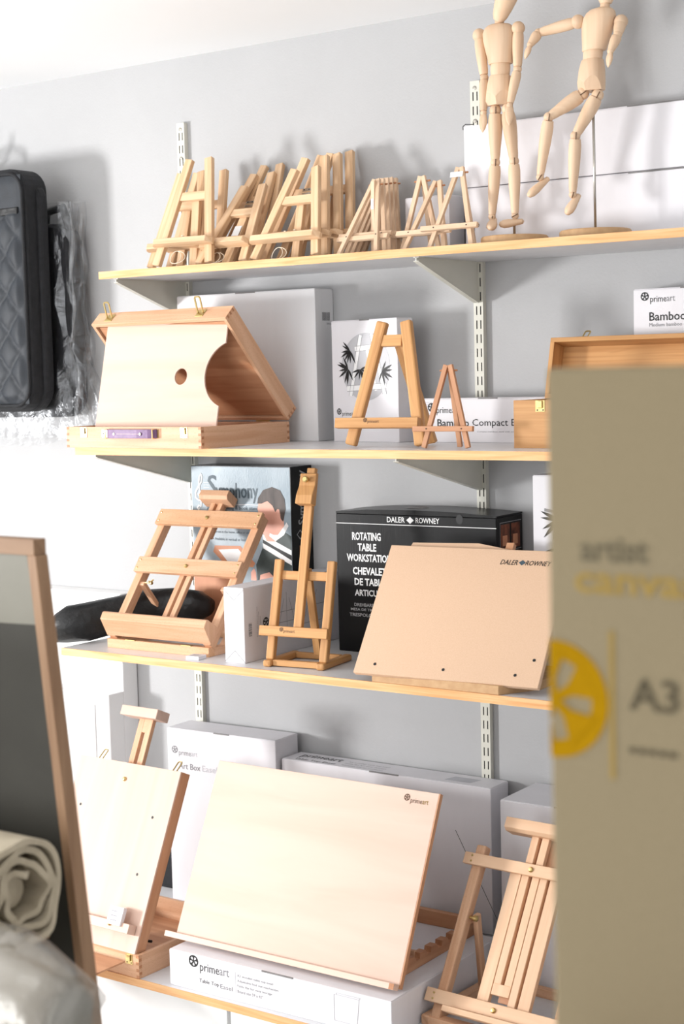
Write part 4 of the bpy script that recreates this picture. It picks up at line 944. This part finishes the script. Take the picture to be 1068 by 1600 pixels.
fs = [(j * (nx + 1) + i, j * (nx + 1) + i + 1, (j + 1) * (nx + 1) + i + 1, (j + 1) * (nx + 1) + i) for j in range(nz) for i in range(nx)]
mb = MB(); mb.add(vs, fs); mb.build('quilted_panel', 'quilt', t, smooth=True)
MB().tube([(p[0], -.088, p[1]) for p in rrect(px0 - .004, pz0 - .004, px1 + .004, pz1 + .004, .05)], .005, 8, closed=True).build('piping', 'fabric_black', t, smooth=True)
MB().span((px0 + .01, -.0945, pz1 - .105), (px1 - .01, -.088, pz1 - .085)).build('webbing_band', 'nylon_black', t, .002)
MB().tube([(-.06, -.04, BH - .002), (-.055, -.04, BH + .03), (0, -.04, BH + .045), (.055, -.04, BH + .03), (.06, -.04, BH - .002)], .008, 8).build('handle', 'nylon_black', t, smooth=True)
MB().tube([(0, .1 - .001, BH + .02), (0, -.03, BH + .03), (0, -.05, BH + .045), (0, -.06, BH + .075)], .005, 8).build('hook_peg', 'steel', t)
t = thing('wrapped_bag', 'black bag in clear plastic hanging behind the quilted bag', 'bag', (-.66, -.02, 1.262))
MB().prism(rrect(-.30, 0, .318, .52, .06), -.066, -.004, 'xz').build('bag_body', 'fabric_black', t, .01, seg=2)
MB().tube([(.20, -.03, .51), (.21, -.03, .555), (.27, -.03, .565), (.30, -.035, .50)], .012, 8).build('handle', 'nylon_black', t, smooth=True)
vs = []; nu, nv = 72, 44; rnd = random.Random(2)
ph = [rnd.uniform(0, 6.28) for _ in range(12)]
for j in range(nv + 1):
    f = j / nv; z = .575 - f * .645
    for i in range(nu):
        th = 2 * math.pi * i / nu; c, s_ = math.cos(th), math.sin(th)
        hw = .330 + .008 * f + (.035 * max(0, f - .45) / .55); hd = .031 + .012 * f
        x = hw * math.copysign(abs(c) ** .25, c); y = hd * math.copysign(abs(s_) ** .6, s_)
        wv = .007 * math.sin(9 * th + ph[0] + 4 * f) + .006 * math.sin(17 * th + ph[1] - 7 * f) + .006 * math.sin(23 * f + 5 * th + ph[2]) * (.4 + f)
        y = min(-.037 + y + wv * .8, .017); x = x + wv * 1.2 * c
        vs.append((x, y, z + .012 * math.sin(5 * th + ph[3]) * f))
fs = [(j * nu + i, j * nu + (i + 1) % nu, (j + 1) * nu + (i + 1) % nu, (j + 1) * nu + i) for j in range(nv) for i in range(nu)]
mb = MB(); mb.add(vs, fs); mb.build('plastic_sleeve', 'plastic_film', t, smooth=True, label='crumpled clear plastic sleeve')

# ------------------------------------------------------------------ foreground: shop furniture near the lens
t = thing('display_rack', 'rack end panel with brown wooden lipping at the lower left', 'rack', (1.3756, -1.9, FL))
H = 1.179 - FL; sl = .0526 / .4875
def xr(z): return (H - z) * sl      # the front edge leans outward towards the floor
MB().span((-.62, 0, H - .019), (0, .02, H), None, 0).build('top_lipping', 'unit_edge', t, .0006)
MB().prism([(xr(0) - .014, 0), (xr(0), 0), (xr(H - .019), H - .019), (xr(H - .019) - .014, H - .019)], 0, .02, 'xz', None, 2).build('front_lipping', 'unit_edge', t, .0006)
zc = 1.072 - FL
MB().prism([(-.62, zc - .01), (xr(zc) - .0142, zc + .006), (xr(H) - .0142, H - .0192), (-.62, H - .0192)], .002, .018, 'xz').build('lit_panel', 'panel_grey', t)  # lighter tone paints the lit part of the end panel
MB().prism([(-.62, .0), (xr(0) - .0142, .0), (xr(zc) - .0142, zc + .0058), (-.62, zc - .0102)], .002, .018, 'xz').build('shadowed_panel', 'panel_dark', t)  # dark tone paints a shadow over the rest of the same panel
MB().span((-.62, -.158, .701 - FL), (-.0, -.0, .713 - FL)).build('rack_shelf', 'unit_edge', t)
MB().span((-.62, -.42, .648 - FL), (-.06, -.0, .660 - FL)).build('rack_shelf', 'unit_edge', t)
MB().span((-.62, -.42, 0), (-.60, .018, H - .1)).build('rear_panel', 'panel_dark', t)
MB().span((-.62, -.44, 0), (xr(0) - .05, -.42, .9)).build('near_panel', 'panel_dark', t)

t = thing('canvas_roll', 'cream canvas roll seen end on in front of the dark panel', 'canvas roll', (1.425, -1.985, .7135))
r = .071; turns = 3.3; n = 170; vs = []
for i in range(n + 1):
    a = 2 * math.pi * turns * i / n + 1.2; rr = r * .40 + (r * .97 - r * .40) * i / n + .0022 * math.sin(3.3 * a) + .0014 * math.sin(7.1 * a + 1)
    for d in (0, r * .11):
        for x in (0, -.5): vs.append((x + (.004 * math.sin(2.2 * a) + .003 * math.sin(5 * a) if x == 0 else 0), (rr - d) * math.cos(a), (rr - d) * math.sin(a)))
fs = []
for i in range(n):
    b_, c_ = 4 * i, 4 * (i + 1)
    fs += [(b_, c_, c_ + 1, b_ + 1), (b_ + 2, b_ + 3, c_ + 3, c_ + 2), (b_, b_ + 2, c_ + 2, c_)]
mb = MB(T(0, 0, r + .002)); mb.add(vs, fs); mb.build('cloth_spiral', 'canvas_roll', t)
MB(T(-.02, 0, r + .002) @ RY(R(-90))).lathe([(r * .27, 0), (r * .3, .003), (r * .3, .45), (r * .2, .46)], 20).build('cloth_core', 'canvas_roll', t, smooth=True)

t = thing('wrapped_roll', 'canvas roll in crinkled clear plastic below the cream roll', 'canvas roll', (1.635, -2.125, .6605))
nu, nv = 48, 36
def lump(r, k, x0):
    out = []
    for j in range(nv + 1):
        f = j / nv; e = min(1, f * 7)
        rr = r * (.62 + .38 * math.sin(e * math.pi / 2)); x = x0 - f * .55 - .012 * math.sin(e * math.pi / 2)
        for i in range(nu):
            th = 2 * math.pi * i / nu
            q = rr * (1 + k * (.03 * math.sin(5 * th + 9 * f) + .022 * math.sin(11 * th - 15 * f) + .02 * math.sin(3 * th + 30 * f)))
            out.append((x + k * .004 * math.sin(7 * th), q * math.cos(th), max(r + q * math.sin(th), .001)))
    return out
fs = [(j * nu + i, j * nu + (i + 1) % nu, (j + 1) * nu + (i + 1) % nu, (j + 1) * nu + i) for j in range(nv) for i in range(nu)] + [list(range(nu))[::-1], [nv * nu + i for i in range(nu)]]
mb = MB(T(0, 0, .004)); mb.add(lump(.066, .5, -.01), fs); mb.build('rolled_cloth', 'cloth_grey', t, smooth=True)
mb = MB(); mb.add(lump(.073, 1.2, 0), fs); mb.build('plastic_wrap', 'plastic_film_dense', t, smooth=True)
MB(T(-.004, 0, .073) @ RY(R(90))).lathe([(.030, 0), (.031, .003), (.026, .004), (.022, .001), (.001, .001)], 24).build('core_end', 'panel_grey', t, smooth=True)

t = thing('artist_canvas', 'blurred pack of canvas with a yellow wheel logo and A3 in the foreground', 'canvas', (2.2895, -2.35, .945))
CW, CH = .30, .4195
MB().span((0, 0, 0), (CW, .02, CH)).build('canvas_panel', 'canvas_face', t, .0025, seg=2)
MB().span((.004, .0205, .003), (CW, .0395, CH - .003)).build('canvas_panel', 'canvas_face', t, .0025, seg=2)
o_ = .0
cy = .2175
mb = MB(); n = 48; rr = .0365; cx = .003
def clip(poly):   # keep the printed emblem on the panel
    out = []
    for i in range(len(poly)):
        a, b = poly[i], poly[(i + 1) % len(poly)]
        if a[0] >= .0005: out.append(a)
        if (a[0] >= .0005) != (b[0] >= .0005):
            f = (.0005 - a[0]) / (b[0] - a[0]); out.append((.0005, a[1] + (b[1] - a[1]) * f))
    return out
for k in range(n):
    a, b = 2 * math.pi * k / n, 2 * math.pi * (k + 1) / n
    p = clip([(cx + rr * q * math.cos(c), cy + rr * q * math.sin(c)) for q, c in ((.70, a), (1, a), (1, b), (.70, b))])
    if len(p) > 2: mb.flat(p, -.0006)
for k in range(5):
    a = R(-3 + 72 * k + 36 - 18 + 14); ca, sa = math.cos(a), math.sin(a)
    p = clip([(cx + (u * ca - v * sa) * rr, cy + (u * sa + v * ca) * rr) for u, v in ((0, -.07), (.35, -.10), (.75, -.36), (.75, .36), (.35, .10), (0, .07))])
    if len(p) > 2: mb.flat(p, -.0008 - k * .00006)
mb.build('wheel_emblem', 'ink_yellow', t, label='mustard yellow wheel emblem')
letter(t, 'artist', .022, .3035, .066, .318, 'ink_stone', bold=.02); letter(t, 'canvas', .018, .284, .098, .2965, 'ink_mustard', bold=.02)
MB().span((.0405, -.0006, .172), (.0435, -.0003, .262)).build('printed_rule', 'ink_mustard', t)
letter(t, 'A3', .053, .2155, .085, .2355, 'ink_olive', bold=.02)
mb = MB()
for k in range(5): mb.span((.053 + k * .0064, -.0006, .1895), (.0575 + k * .0064, -.0003, .193))
mb.build('small_print', 'ink_olive', t)
t = thing('display_plinth', 'pale display stand under the foreground canvas pack', 'display stand', (2.31, -2.43, FL))
MB().span((0, 0, 0), (.30, .115, .915 - FL)).build('plinth_body', 'panel_grey', t, .002)
MB().span((-.005, -.01, .915 - FL), (.31, .122, .945 - FL - .0005)).build('plinth_top', 'unit_edge', t, .002)
